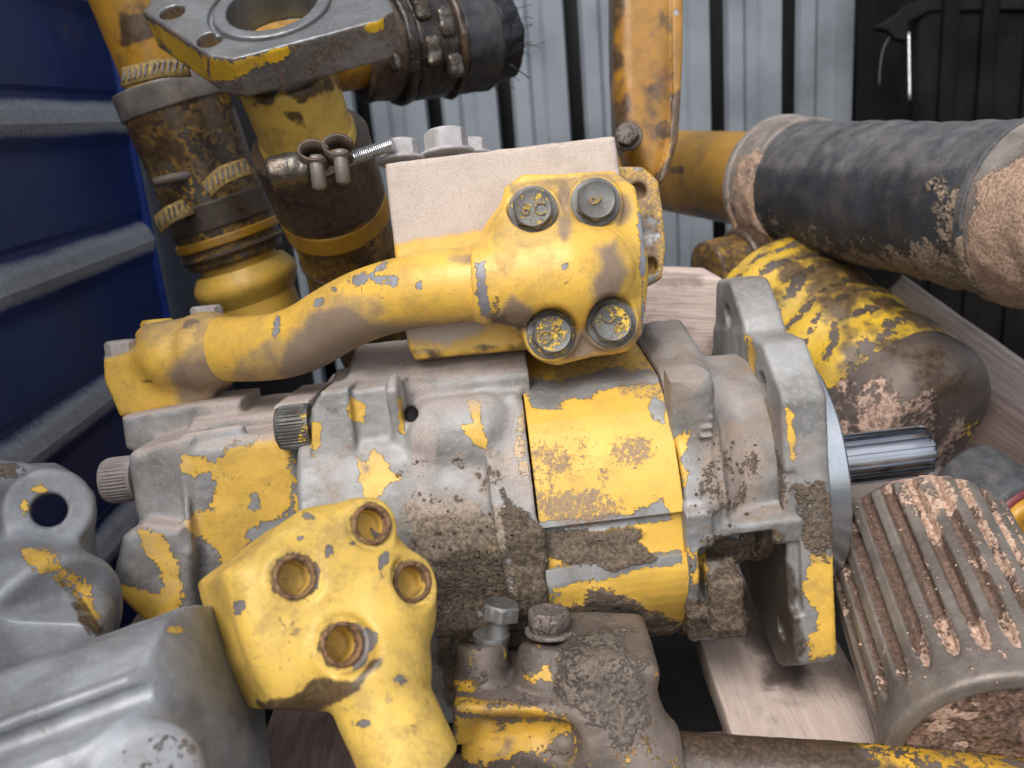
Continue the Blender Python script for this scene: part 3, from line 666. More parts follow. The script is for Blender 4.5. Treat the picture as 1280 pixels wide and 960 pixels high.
# middle housing: grey casting with hump, recessed pan and ear
s = Sdf(PF, (-.235, -.14, -.13), (-.040, .125, .125), .0013)
s.add(seg(-.075, -.0475, .003))
core = A([(a * .93, b * .93) for a, b in sec]); 
s.add(prism((-.20, 0, 0), (0, 1, 0), (0, 0, 1), core, 0, .14, .005), .006)
s.add(box(tuple(pp(565, 700, .615)), (.065, .045, .045), .005), .005)                   # lower mass
s.cut(prism(tuple(pp(570, 695, .575)), (1, 0, 0), (0, 1, 0), [(-.050, .030), (.026, .034), (.034, -.045), (-.02, -.048), (-.058, -.01)], -.004, .05, .006), .004)
h0, h1 = pp(550, 546, .597), pp(602, 541, .592)
s.add(cap(tuple(h0), tuple(h1), .0265), .005)
s.add(box(tuple(pp(505, 560, .60)), (.004, .05, .012), .003), .006)
s.add(box(tuple(pp(560, 640, .583)), (.055, .003, .010), .002), .003); s.add(cap(tuple(pp(470, 505, .602)), tuple(pp(480, 630, .592)), .004), .004); s.add(cap(tuple(pp(640, 500, .588)), tuple(pp(650, 640, .572)), .005), .006); s.add(cyl(tuple(pp(456, 512, .61)), tuple(pp(456, 512, .59)), .012, rr=.002), .003)                   # shelf line above the pan
MF = tilt(PF.o, 8)
s.add(trace(PF, MF, [(390, 512), (402, 492), (434, 487), (442, 560), (458, 650), (440, 700), (408, 690), (404, 620), (390, 575)], .583, -.05, 0, .003, .001), .003)
s.add(trace(PF, MF, [(434, 492), (500, 480), (512, 560), (520, 660), (455, 670), (442, 560)], .590, -.05, 0, .003, .001), .003)
s.add(box(tuple(pp(500, 492, .635)), (.05, .012, .035), .006), .005)
s.add(cap(tuple(pp(640, 640, .59)), tuple(pp(665, 760, .62)), .012), .01)
s.add(box(tuple(pp(575, 458, .64)), (.080, .010, .045), .006), .006)                    # pad under the port block
s.add(box(tuple(pp(560, 800, .64)), (.030, .050, .035), .010), .010)
s.cut(cyl(tuple(pp(513, 518, .58)), tuple(pp(516, 518, .62)), .0052, rr=0), .002)
s.add(ell(tuple(pp(574, 655, .582)), (.004, .004, .004)), .003)
mh = s.mesh()
mh.paint(('paint', '=', -.78), ('dust_or_sheen', '=', -1), ('mud', '=', -1),
         ('paint', '+', [(436, 494), (446, 500), (458, 506), (455, 528), (446, 530), (436, 520)], 4), ('paint', '+', [(447, 576), (458, 582), (466, 562), (485, 580), (486, 592), (502, 597), (480, 612), (462, 630), (452, 622)], 5), ('paint', '+', [(586, 500), (599, 502), (602, 530), (608, 560), (592, 556), (586, 545), (573, 532), (590, 528)], 4),
         ('paint', '+', [(387, 525), (400, 530), (400, 555), (392, 570), (386, 550)], 5, .3), ('paint', '+', [(496, 495), (503, 500), (506, 545), (499, 540)], 4, .3), ('paint', '+', [(648, 520), (662, 505), (662, 530), (656, 560), (664, 600), (650, 585), (644, 560)], 6, .05), ('paint', '+', E(614, 683, 8, 6), 4), ('paint', '+', [(400, 478), (412, 476), (412, 486), (402, 488)], 4),
         ('oil', '=', -1), ('oil', '+', [(500, 636), (560, 622), (632, 634), (640, 700), (640, 760), (545, 775), (510, 720)], 30, .8), ('mud', '+', [(540, 700), (632, 690), (640, 760), (545, 775)], 26, .12), ('oil', '+', E(600, 600, 60, 30), 30, -.2), ('oil', '+', E(420, 600, 30, 50), 30, -.3), ('mud', '+', [(628, 612), (655, 640), (680, 660), (692, 720), (700, 790), (600, 790), (640, 740)], 14, .8), ('mud', '+', [(540, 770), (700, 770), (700, 880), (560, 880)], 14), ('mud', '+', E(560, 600, 60, 20), 20, -.35),
         ('dust_or_sheen', '+', E(560, 470, 110, 26), 25, -.25), ('dust_or_sheen', '+', E(575, 605, 70, 30), 25, -.2), ('dust_or_sheen', '+', E(530, 550, 14, 80), 14, 0), ('dust_or_sheen', 'up', 1.6, 1.5), ('dust_or_sheen', '+', [(400, 560), (430, 560), (440, 640), (405, 640)], 16, -.2), ('dust_or_sheen', '+', E(655, 560, 22, 80), 15, .0),
         ('oil', '+', [(660, 740), (700, 770), (700, 800), (640, 800)], 12, .3))
mh.lumps('mud', .0022, 120); mh.rough(.0005, 180, 3)
put('middle_housing', mh, m_pump, pump)
b1 = outward(pp(376, 533, .60) @ PF.R + PF.o, -_X)
scr = capscrew(outward(C(390, 531, .598), -_X), .0150, .023); scr.paint(('paint', '=', -1), ('dust_or_sheen', '=', -.75), ('mud', '=', -1), ('oil', '=', -.9), ('paint', '+', [(374, 520), (384, 520), (384, 550), (376, 552)], 6, .2))
put('cap_screw', scr, m_bolt, pump, sharp=35)

# rear housing
RF = tilt(C(285, 640, .67), 9); rf = lambda u, v, d, hz=0: tuple(RF.px(u, v, d) - (0, 0, hz))
s = Sdf(RF, (-.115, -.10, -.11), (.085, .095, .095), .0014)
s.add(box(rf(282, 672, .612, .075), (.059, .068, .075), .009))
s.add(box(rf(318, 560, .640, .050), (.046, .024, .050), .006), .004)
s.add(trace(RF, RF, [(150, 522), (246, 505), (300, 500), (300, 560), (232, 560), (190, 572), (156, 562)], .650, -.06, 0, .004), .005)
s.add(trace(RF, RF, [(168, 640), (170, 572), (196, 556), (240, 548), (246, 700), (200, 700)], .606, -.08, 0, .005), .004)
s.add(trace(RF, RF, [(150, 672), (178, 656), (226, 662), (237, 690), (246, 800), (186, 786), (141, 744), (138, 722)], .596, -.08, 0, .006), .004)
s.add(cap(rf(232, 600, .607), rf(236, 690, .598), .0022), .004)
s.add(cap(rf(236, 548, .609), rf(300, 538, .612), .004), .004)
s.add(box(rf(380, 600, .618, .045), (.014, .055, .045), .004), .003)
s.add(box(rf(380, 632, .612, .01), (.010, .003, .010), .001), .002); s.add(box(rf(380, 598, .612, .01), (.010, .010, .010), .002), .002)
s.cut(box(rf(290, 742, .61), (.055, .0008, .003), .0005), .001)
rh = s.mesh()
rh.paint(('paint', '=', -.8), ('dust_or_sheen', '=', -1), ('mud', '=', -1),
         ('paint', '+', [(226, 572), (250, 566), (262, 576), (285, 560), (318, 552), (338, 530), (362, 528), (364, 640), (330, 655), (300, 700), (280, 720), (272, 690), (250, 672), (232, 655), (240, 640), (262, 635), (268, 610), (262, 592), (246, 598), (228, 590)], 7),
         ('paint', '-', E(246, 614, 20, 18), 8), ('paint', '-', [(312, 618), (322, 612), (328, 632), (318, 640), (310, 634)], 4), ('paint', '-', E(352, 548, 8, 6), 5), ('paint', '-', E(318, 668, 10, 7), 5),
         ('paint', '+', [(170, 660), (186, 664), (205, 668), (216, 690), (222, 708), (228, 742), (215, 775), (180, 785), (160, 765), (140, 742), (140, 726), (165, 735), (195, 742), (208, 735), (195, 712), (182, 690)], 6), ('paint', '+', [(366, 618), (392, 616), (388, 640), (368, 642)], 4),
         ('paint', '+', [(362, 590), (372, 600), (385, 600), (370, 608)], 4, .2), ('dust_or_sheen', 'up', 1.9, 1.3), ('dust_or_sheen', '+', E(330, 505, 80, 25), 20, .3), ('dust_or_sheen', '+', E(215, 545, 60, 16), 16, -.15), ('dust_or_sheen', '+', E(200, 650, 40, 90), 30, -.35))
rh.rough(.0006, 120, 3)
put('rear_housing', rh, m_pump, pump)
scr = capscrew(outward(C(172, 597, .655), -_X), .0165, .024, .45); scr.paint(('paint', '=', -1), ('dust_or_sheen', '=', .15), ('mud', '=', -1), ('oil', '=', -1))
put('cap_screw', scr, m_boltd, pump, sharp=35)
hb = hexbolt(outward(C(846, 440, .69), (-.1, 1, .1)), .0095, .010, .0105)
hb.paint(('paint', '=', -1), ('dust_or_sheen', '=', -.6)); put('hex_bolt', hb, m_bolt, pump, sharp=30)

# port block on top
BF = Fr(C(642, 309, .605), (.158, .0176, 0), (-.03, .24, 0))
bp_ = lambda u, v, d: tuple(BF.px(u, v, d))
s = Sdf(BF, (-.095, -.085, -.13), (.10, .085, .022), .0014)
po = [BF.px(a, b, .605)[:2] for a, b in [(484, 206), (766, 172), (800, 416), (780, 428), (664, 432), (520, 446), (513, 432), (497, 322)]]
s.add(prism((0, 0, 0), (1, 0, 0), (0, 1, 0), po, -.11, 0, .004, .002))
vb = s.mesh()
yl = [(490, 312), (520, 306), (560, 302), (640, 290), (640, 380), (500, 380)]
vb.paint(('paint', '=', 1), ('dust_or_sheen', '=', .9), ('mud', '=', -1), ('dust_or_sheen', '-', [(480, 308), (530, 298), (600, 288), (650, 280), (660, 345), (490, 352)], 8), ('dust_or_sheen', '-', [(505, 422), (560, 432), (630, 402), (670, 402), (670, 470), (505, 470)], 14), ('oil', '=', -1), ('oil', '+', [(764, 176), (772, 174), (776, 215), (768, 205)], 5, .1), ('oil', '+', [(482, 204), (500, 204), (500, 214), (482, 300)], 6, -.3), ('oil', '+', [(515, 438), (660, 428), (660, 450), (515, 456)], 5, -.05), ('paint', '-', [(478, 196), (770, 164), (770, 170), (478, 203)], 3))
vb.rough(.0005, 90, 4)
port = put('port_block', vb, m_cream, pump)
for (u, v, d, r, h) in ((502, 203, .635, .0142, .012), (560, 195, .64, .0165, .015), (590, 196, .70, .013, .010)):
    f_ = outward(C(u, v, d), BF.R[1]); m = hexbolt(f_, r, h, r * 1.22, .003); m.paint(('paint', '=', -1), ('dust_or_sheen', '=', -.35), ('mud', '=', -1)); 
    put('hex_bolt', m, m_boltd, port, sharp=30)
# bolted side plate behind the block
SF = Fr(C(800, 285, .645), (.99, .10, 0), (-.1, 1, 0))
s = Sdf(SF, (-.05, -.06, -.03), (.035, .06, .012), .0015)
s.add(prism((0, 0, 0), (1, 0, 0), (0, 1, 0), [SF.px(a, b, .645)[:2] for a, b in [(765, 214), (800, 214), (817, 228), (822, 262), (826, 310), (822, 343), (804, 352), (785, 345), (765, 330)]], -.022, 0, .003, .004))
for u, v in ((797, 240), (811, 333)): s.cut(cyl(tuple(SF.px(u, v, .65))[:2] + (-.012,), tuple(SF.px(u, v, .65))[:2] + (.01,), .0062, rr=0), .0015)
s.cut(box(tuple(SF.px(806, 292, .643)), (.012, .003, .003), .001), .002)
sp_ = s.mesh(); sp_.paint(('paint', '=', .25), ('dust_or_sheen', '=', .0), ('mud', '=', -1), ('paint', '-', E(805, 290, 16, 22), 14, .7), ('dust_or_sheen', '+', E(795, 240, 20, 22), 12, .3), ('oil', '+', E(812, 290, 9, 34), 9, -.05))
put('side_plate', sp_.rough(.0005, 150), m_yell, pump)

# delivery pipe: bolted elbow flange at the right, offset pipe, bolted foot at the left
EF = Fr(C(705, 330, .572), (1, .04, 0), (-.06, 1, .02)); ep = lambda u, v, d: EF.px(u, v, d)
s = Sdf(EF, (-.06, -.072, -.045), (.062, .072, .062), .00135)
eo = [(636, 236), (655, 222), (700, 222), (765, 218), (790, 236), (798, 270), (802, 330), (801, 385), (797, 416), (784, 433), (742, 440), (698, 450), (682, 442), (655, 410), (632, 396), (612, 372), (609, 330), (611, 288), (622, 275), (632, 262)]
s.add(prism((0, 0, 0), (1, 0, 0), (0, 1, 0), [ep(a, b, .575)[:2] for a, b in eo], -.028, -.004, .004, .003))
s.add(cap(tuple(ep(612, 353, .572)), tuple(ep(700, 345, .572)), .0270, .0300), .010)
s.add(ell(tuple(ep(728, 342, .575)), (.036, .034, .030)), .016)
s.add(box(tuple(ep(660, 322, .572)), (.020, .032, .018), .014), .016)
s.add(cyl(tuple(ep(608, 353, .574)), tuple(ep(616, 353, .574)), .0285, rr=.002), .002)
bolts4 = [(666, 264), (744, 254), (689, 418), (764, 404)]
for u, v in bolts4:
    p = ep(u, v, .572); s.add(cyl((p[0], p[1], -.02), (p[0], p[1], .004), .0178, rr=.003), .005)
for u, v in bolts4:
    p = ep(u, v, .572); s.cut(cyl((p[0], p[1], .001), (p[0], p[1], .05), .0165, rr=.001), .003)
el = s.mesh()
grime = [('mud', '+', [(612, 395), (620, 370), (632, 400), (655, 408), (668, 396), (690, 385), (680, 402), (650, 412), (640, 408)], 10, .0), ('dust_or_sheen', '+', [(745, 310), (770, 300), (785, 340), (770, 378), (745, 385), (740, 360), (752, 335)], 14, .75), ('dust_or_sheen', '+', [(700, 430), (740, 400), (760, 375), (795, 390), (800, 425), (760, 440), (705, 450)], 12, .7),
         ('dust_or_sheen', '+', E(705, 262, 10, 40), 12, .3), ('dust_or_sheen', '+', E(775, 262, 14, 20), 12, .3), ('dust_or_sheen', '+', [(610, 405), (640, 370), (665, 385), (680, 420), (640, 410)], 10, .6), ('dust_or_sheen', '+', [(636, 230), (800, 214), (800, 224), (640, 242)], 8, .1), ('dust_or_sheen', '+', E(632, 300, 12, 40), 12, -.2), ('dust_or_sheen', '+', E(660, 295, 34, 12), 12, -.1)]
el.paint(('paint', '=', 1), ('dust_or_sheen', '=', -1), ('mud', '=', -1), ('paint', '-', E(706, 333, 4, 4), 4), ('paint', '-', [(594, 330), (606, 325), (612, 400), (602, 395), (596, 365)], 4, .6), ('paint', '-', [(795, 235), (806, 300), (806, 410), (801, 410), (800, 300)], 3, .4), *grime)
el.lumps('mud', .002, 200); el.rough(.0004, 90, 3)
m_grime = worn('yellow_pipe_paint', prough=.32, chips=.22, pvar=.07, pstain=.1, speck=.12, dust_or_sheen_c=(.26, .195, .155), metal=(.30, .30, .33), metal2=(.22, .22, .24), met=.2)
pipe = put('elbow_flange', el, m_grime, pump)
marks = ['9C', '9', '9G', '9C']
for k, (u, v) in enumerate(bolts4):
    p = ep(u, v, .572); f_ = Fr(EF.c((p[0], p[1], .001)), EF.R[2], EF.R[0]); f_ = outward(EF.c((p[0], p[1], .001)), EF.R[2] + EF.R[0] * (-.02, -.02, .04, .0)[k], (math.sin(k * 1.3), math.cos(k * 1.3), 0))
    m = hexbolt(f_, .0138, .0085, .0160, .0022, marks[k]); m.v = m.v + m.normals() * 0 if False else m.v
    m.paint(('paint', '=', (-.25, -.6, -.1, -.15)[k]), ('dust_or_sheen', '=', -.75), ('mud', '=', -1), ('oil', '=', (-.8, -.6, -.8, -.9)[k])); m.a['paint'][m.ng:] = .3; put('hex_bolt', m, m_bolt, pipe, sharp=30)
pts = [(618, 355, .574), (590, 356, .575), (560, 358, .578), (520, 364, .584), (485, 372, .592), (450, 384, .602), (415, 402, .616), (385, 420, .628), (350, 432, .640), (310, 436, .652), (270, 436, .664)]
s = Sdf(Fr(C(440, 400, .61)), (-.13, -.045, -.075), (.11, .055, .065), .0016)
P_ = A([s.fr.px(*p) for p in pts]); s.tube(P_, np.full(len(pts), .0238), kj=0)
tb = s.mesh()
tb.paint(('paint', '=', 1), ('dust_or_sheen', '=', -1), ('mud', '=', -1), ('paint', '-', [(434, 352), (445, 345), (462, 340), (480, 328), (482, 336), (470, 342), (492, 344), (495, 356), (478, 360), (462, 350), (445, 358)], 7, .25), ('paint', '-', E(524, 357, 4, 5), 3), ('paint', '-', [(600, 330), (612, 322), (612, 395), (602, 385), (596, 362)], 4), ('paint', '-', E(346, 408, 4, 12, 15), 3), ('paint', '-', E(398, 378, 8, 4, -30), 3, .4), ('paint', '-', E(418, 362, 3, 3), 3, .5),
         ('dust_or_sheen', '+', [(345, 470), (350, 440), (370, 415), (395, 385), (430, 378), (470, 400), (510, 405), (620, 396), (620, 420), (470, 425), (400, 470), (370, 480)], 16, .75), ('dust_or_sheen', '+', [(300, 450), (345, 420), (360, 440), (350, 490), (290, 480)], 14, .1), ('dust_or_sheen', '+', E(585, 324, 26, 5), 8, .1), ('dust_or_sheen', '+', E(440, 385, 40, 14), 20, .1))
put('bent_pipe', tb, m_grime, pump)
LF = Fr(C(210, 460, .67), (1, .13, 0), (-.1, 1, .2)); lp = lambda u, v, d: LF.px(u, v, d)
s = Sdf(LF, (-.06, -.052, -.07), (.065, .050, .045), .0015)
s.add(prism(tuple(lp(210, 460, .66)), (1, 0, 0), (0, 1, 0), [lp(a, b, .66)[:2] - lp(210, 460, .66)[:2] for a, b in [(134, 452), (175, 440), (183, 418), (222, 408), (250, 400), (262, 410), (268, 470), (258, 498), (212, 508), (148, 520), (133, 475)]], -.055, 0, .004, .003))
s.add(cyl(tuple(lp(250, 440, .668)), tuple(lp(284, 436, .664)), .0285, .0262, rr=.004), .006)
s.add(cap(tuple(lp(215, 445, .665)), tuple(lp(255, 440, .665)), .024), .010)
s.add(cyl(tuple(lp(200, 430, .672)), tuple(lp(196, 412, .675)), .016, rr=.003), .004)
lf = s.mesh(); lf.paint(('paint', '=', 1), ('dust_or_sheen', '=', -1), ('mud', '=', -1), ('dust_or_sheen', '+', [(210, 470), (235, 430), (262, 420), (300, 460), (300, 500), (225, 505)], 18, .4), ('dust_or_sheen', '+', E(262, 420, 20, 50), 15, .1), ('dust_or_sheen', 'up', .9, .75), ('oil', '+', [(130, 474), (180, 476), (230, 470), (230, 472), (180, 479), (130, 477)], 2, -.3), ('oil', '+', E(240, 405, 12, 6), 6, .1))
lf.rough(.0004, 120)
foot = put('pipe_foot', lf, m_grime, pump)
for u, v, d, k in ((154, 446, .672, 0), (199, 420, .675, 1), (260, 402, .70, 2)):
    m = hexbolt(outward(C(u, v, d), (-.08, 1, .15)), .0125, .0105, .0135, .002); m.paint(('paint', '=', (-.8, .7, -.8)[k]), ('dust_or_sheen', '=', (.0, -.6, 0)[k]), ('mud', '=', -1)); put('hex_bolt', m, m_boltd, foot, sharp=30)
# ---------------------------------------------------------------- loose yellow elbow flange in front, four empty bolt holes
n_ = nrm((.50, .27, .80)); FE = Fr(C(441, 727, .475), (.5, -.80, -.04), (.8, .55, -.73))
FE = Fr(C(441, 727, .475), np.cross(nrm(np.cross(n_, (.5, -.80, 0))), n_), np.cross(n_, (.5, -.80, 0)))
eb = thing('pipe_elbow', C(480, 880, .46), 'loose yellow elbow flange with four empty bolt holes leaning on the pump front', 'pipe flange')
def onp(u, v, z=0.0):                                 # where the ray through a photo pixel meets the plane z in frame FE
    d = nrm(C(u, v, 1.)); t = (FE.o @ FE.R[2] + z) / (d @ FE.R[2]); return FE.l(d * t)
holes = [(367, 722), (423, 806), (463, 656), (513, 728)]
hl = [onp(u, v) for u, v in holes]
s = Sdf(FE, (-.10, -.10, -.14), (.10, .085, .05), .0014)
op = [onp(a, b)[:2] for a, b in [(300, 714), (392, 645), (452, 632), (480, 655), (500, 692), (528, 720), (532, 790), (510, 850), (440, 880), (362, 878), (332, 825)]]
s.add(prism((0, 0, 0), (1, 0, 0), (0, 1, 0), op, -.092, -.004, .016, .004))
s.add(ell(tuple(onp(474, 768, -.012)), (.031, .031, .027)), .010); s.add(ell(tuple(onp(425, 745, -.010)), (.046, .046, .017)), .010)
dn = FE.l(C(462, 840, .470)); d2 = FE.l(C(566, 1070, .45))
s.add(ell(tuple(FE.l(C(474, 840, .470))), (.0285, .0285, .0260)), .008)
s.add(cyl(tuple(dn), tuple(d2), .0256, rr=.003), .002)
hz = [.002, .006, .002, .002]
for q, z in zip(hl, hz): q[2] = z
for q in hl:
    s.add(cyl((q[0], q[1], -.03), (q[0], q[1], q[2]), .0155, rr=.003), .006)
    s.cut(cyl((q[0], q[1], q[2] + .0005), (q[0], q[1], .05), .0142, rr=.001), .004)
for q in hl: s.cut(cyl((q[0], q[1], -.012), (q[0], q[1], .03), .0089, rr=.0), .0015)
e_ = s.mesh()
spots = [E(385, 645, 10, 5, 10), E(376, 672, 5, 3), E(410, 690, 4, 6, 30), E(480, 700, 4, 12, 20), E(440, 680, 5, 3), E(500, 850, 9, 5), E(455, 905, 8, 4), [(392, 702), (400, 712), (396, 738), (388, 742), (390, 718)], E(300, 760, 6, 10, 20), E(470, 668, 9, 3, 40)]
e_.paint(('paint', '=', 1), ('dust_or_sheen', '=', -1), ('mud', '=', -1), ('oil', '=', -1), *[('paint', '-', q, 4, .8) for q in spots],
         ('paint', '-', [(440, 780), (468, 790), (470, 805), (458, 830), (442, 838), (446, 815)], 5), ('oil', '+', [(318, 878), (365, 872), (395, 850), (440, 852), (460, 832), (474, 826), (450, 862), (420, 880), (380, 898), (345, 900)], 8, .8), ('oil', '+', E(244, 765, 5, 9), 5, .1))
for (u, v), q in zip(holes, hl):
    def ringfn(P, a, q=q):
        L = FE.l(P); r = np.hypot(L[:, 0] - q[0], L[:, 1] - q[1]); return np.maximum(a, np.where((r < .0135) & (r > .0082) & (L[:, 2] > q[2] - .004), .12 - abs(r - .0108) * 130, -1))
    e_.paint(('oil', 'fn', ringfn))
e_.rough(.0007, 55, 3)
put('elbow_body', e_, m_elbow, eb)
m_hole = plain('rusty_hole_rim', (.14, .07, .04), .7, .2, .5, 300, .0008, col2=(.30, .17, .08))
for q in hl: put('hole_rim', lathe(Fr(FE.c(q), FE.R[2], FE.R[0]), [(-.006, .0088), (.0008, .0089), (.0014, .0095), (.0014, .0106), (.0009, .0114), (-.001, .0117)], 48, caps=False), m_hole, eb)

# ---------------------------------------------------------------- muddy bolted flange at the bottom with its pipe
GF = Fr(C(690, 850, .535), (1, -.02, -.02), (.02, 1, .30)); gp = lambda u, v, d: tuple(GF.px(u, v, d))
mf = thing('pipe_joint', C(690, 960, .52), 'mud caked two bolt pipe flange below the pump, joined to a dark pipe running right', 'pipe flange')
s = Sdf(GF, (-.085, -.075, -.08), (.075, .075, .06), .00145)
s.add(box(gp(650, 870, .545), (.040, .0135, .030), .003))
s.add(box(gp(645, 925, .548), (.033, .035, .022), .008), .006)
s.add(cyl(gp(604, 860, .545), gp(602, 806, .55), .0170, .0158, rr=.003), .004)
s.add(cyl(gp(682, 860, .54), gp(686, 806, .545), .0200, .0180, rr=.004), .005)
s.add(box(gp(755, 862, .55), (.028, .038, .032), .008), .006)
s.add(cap(gp(735, 900, .54), gp(800, 960, .53), .034), .016)
s.cut(cap(gp(610, 925, .515), gp(700, 925, .515), .012), .008)
k_ = s.mesh()
k_.paint(('paint', '=', -.25), ('dust_or_sheen', '=', -.5), ('mud', '=', -.75), ('paint', '+', [(566, 868), (680, 886), (682, 900), (566, 888)], 6, .6), ('paint', '+', [(566, 848), (600, 852), (590, 868), (566, 868)], 6, .3), ('paint', '+', [(568, 902), (720, 902), (720, 912), (690, 930), (640, 950), (570, 950)], 10, .35), ('paint', '+', [(650, 845), (680, 840), (672, 802), (690, 850), (672, 856)], 5, .1), ('paint', '-', E(690, 815, 14, 24), 8),
         ('mud', '+', [(716, 800), (760, 795), (800, 830), (805, 900), (780, 930), (730, 900), (700, 860)], 30, .25), ('mud', 'up', .9, 1.1), ('mud', '+', E(625, 845, 40, 15), 14, -.2), ('oil', '=', -.75), ('oil', '+', E(750, 830, 14, 16), 10, .3))
k_.lumps('mud', .0026, 130); k_.rough(.0007, 110, 4)
put('flange_body', k_, m_rust, mf)
m = hexbolt(outward(C(625, 772, .553), (.12, 1, .1)), .0125, .0095, shank=.020, sr=.0068); m.paint(('paint', '=', -.6), ('dust_or_sheen', '=', -1)); put('hex_bolt', m, m_bolt, mf, sharp=30, label='half unscrewed clean bolt')
put('washer', lathe(outward(C(614, 796, .552), (.0, 1, .1)), [(-.004, .0105), (0, .0115), (.002, .0115), (.0022, .006)], 32), m_zinc, mf, sharp=30)
m = hexbolt(outward(C(686, 792, .546), (.0, 1, .1)), .0135, .0125, .0150, .003); m.paint(('paint', '=', -.7), ('dust_or_sheen', '=', -.2), ('mud', '=', -.1)); m.rough(.0006, 200); put('hex_bolt', m, m_rust, mf)
pth = [(770, 945, .54), (830, 962, .535), (920, 970, .53), (1040, 978, .52), (1180, 990, .51), (1340, 1010, .50)]
s = Sdf(Fr(C(1050, 975, .52)), (-.16, -.06, -.05), (.17, .06, .05), .0017)
s.tube(A([s.fr.px(*p) for p in pth]), [.027, .0235, .0228, .0228, .0228, .0228], kj=0)
dp = s.mesh(); dp.paint(('paint', '=', -.75), ('paint', '+', [(1070, 930), (1300, 935), (1300, 1000), (1100, 960)], 16, .1), ('mud', '=', -.8), ('dust_or_sheen', '=', -1), ('oil', '=', .6), ('oil', '-', [(1060, 920), (1300, 930), (1300, 1000), (1100, 960)], 30, .5), ('mud', '+', E(795, 920, 40, 24), 14, .3))
dp.lumps('mud', .003, 130); dp.rough(.0005, 90)
put('dark_pipe', dp, m_rust, mf)

# ---------------------------------------------------------------- coarse ribbed hub, lower right
hb_t, hb_b = C(1138, 662, .66), C(1254, 938, .51); HF = Fr(hb_b, hb_b - hb_t, (1, 0, .3)); HL = np.linalg.norm(hb_b - hb_t); R_ = .0665
hub = thing('splined_hub', C(1235, 930, .55), 'coarse ribbed steel hub with clay packed grooves standing at the lower right', 'splined hub')
s = Sdf(HF, (-HL - .01, -.078, -.078), (.006, .080, .080), .0013)
s.add(cyl((-HL, 0, 0), (0, 0, 0), R_, rr=.004), 0)
X, Y, Z = s.ax[0][:, None, None], s.ax[1][None, :, None], s.ax[2][None, None, :]
rr_ = np.sqrt(Y * Y + Z * Z); th = np.arctan2(Z, Y); NT = 25
cone = (rr_ - (.050 + (X + HL) * .9)) * .75; s.D = np.maximum(s.D, cone + 0 * s.D)
ph = th / (2 * math.pi) * NT + .15; fr_ = abs(ph - np.round(ph)) * 2 * math.pi * R_ / NT            # distance from groove centre
end = np.clip((-.017 - X) / .012, 0, 1); depth = .0078 * end
groove = np.maximum(fr_ - .0049 * np.sqrt(end) + (R_ - rr_) * .25, (R_ - depth) - rr_)
s.D = np.maximum(s.D, -groove.astype('f'))
s.cut(cyl((-.006, 0, 0), (.01, 0, 0), .0545, rr=.001), .002)
hm = s.mesh()
def hubclay(P, a):
    L = HF.l(P); r = np.hypot(L[:, 1], L[:, 2]); g = np.clip((R_ - .0012 - r) / .003, -1, 1); n = fbm(P, 22, 3) * 3.6 - .12
    u_, v_ = pix(P); n = n + np.where(u_ > 1150, .28, -.45) ; return np.where(L[:, 0] < -.004, np.minimum(g, n), -1)
def hubdark(P, a):
    L = HF.l(P); r = np.hypot(L[:, 1], L[:, 2]); return np.where(L[:, 0] < -.004, np.clip((R_ - .0020 - r) / .002, -1, 1) * .7, -1)
hm.paint(('paint', '=', -1), ('dust_or_sheen', '=', -.75), ('mud', 'fn', hubclay), ('oil', 'fn', hubdark), ('mud', '+', E(1160, 620, 36, 22), 14, .2))
mk = np.clip(hm.a['mud'] * 1.2 + .3, 0, 1); hm.v = hm.v + hm.normals() * (mk * .0016 * (1 + 1.5 * fbm(hm.v, 160, 3)))[:, None]
hm.rough(.0004, 200, 3)
m_hub = worn('ribbed_hub_steel', metal=(.215, .185, .16), metal2=(.13, .11, .095), met=.35, mrough=.42, oilc=(.075, .045, .032), oilr=.7, mudc=(.36, .22, .15), mudc2=(.62, .44, .34), wet=.8, film=.25)
put('ribbed_body', hm, m_hub, hub)
def disc(fr, r, n=70, amp=.006, f=60):
    g = np.linspace(-1, 1, n); Yg, Zg = np.meshgrid(g, g, indexing='ij'); m = np.maximum(abs(Yg), abs(Zg)) / (np.hypot(Yg, Zg) + 1e-9); Yg, Zg = Yg * m * r, Zg * m * r
    V = fr.c(np.c_[np.zeros(n * n), Yg.ravel(), Zg.ravel()]); edge = np.clip((r - np.hypot(Yg, Zg).ravel()) / (.12 * r), 0, 1)
    V = V + fr.R[0] * ((fbm(V, f, 5) * amp * 2 + amp * .3) * edge)[:, None]
    i = np.arange(n * n).reshape(n, n); q = np.c_[i[:-1, :-1].ravel(), i[1:, :-1].ravel(), i[1:, 1:].ravel(), i[:-1, 1:].ravel()]; return M_(V, q)
cl = disc(Fr(HF.c((-.006, 0, 0)), HF.R[0], HF.R[1]), .0543, amp=.008); cl.paint(('paint', '=', -1), ('mud', '=', 1), ('dust_or_sheen', '=', -1), ('oil', '=', -1))
m_clayd = worn('packed_red_clay', metal=(.2, .1, .07), mudc=(.075, .042, .030), mudc2=(.27, .165, .115), wet=.5, bump=.001, freq=55)
put('clay_fill', cl, m_clayd, hub)

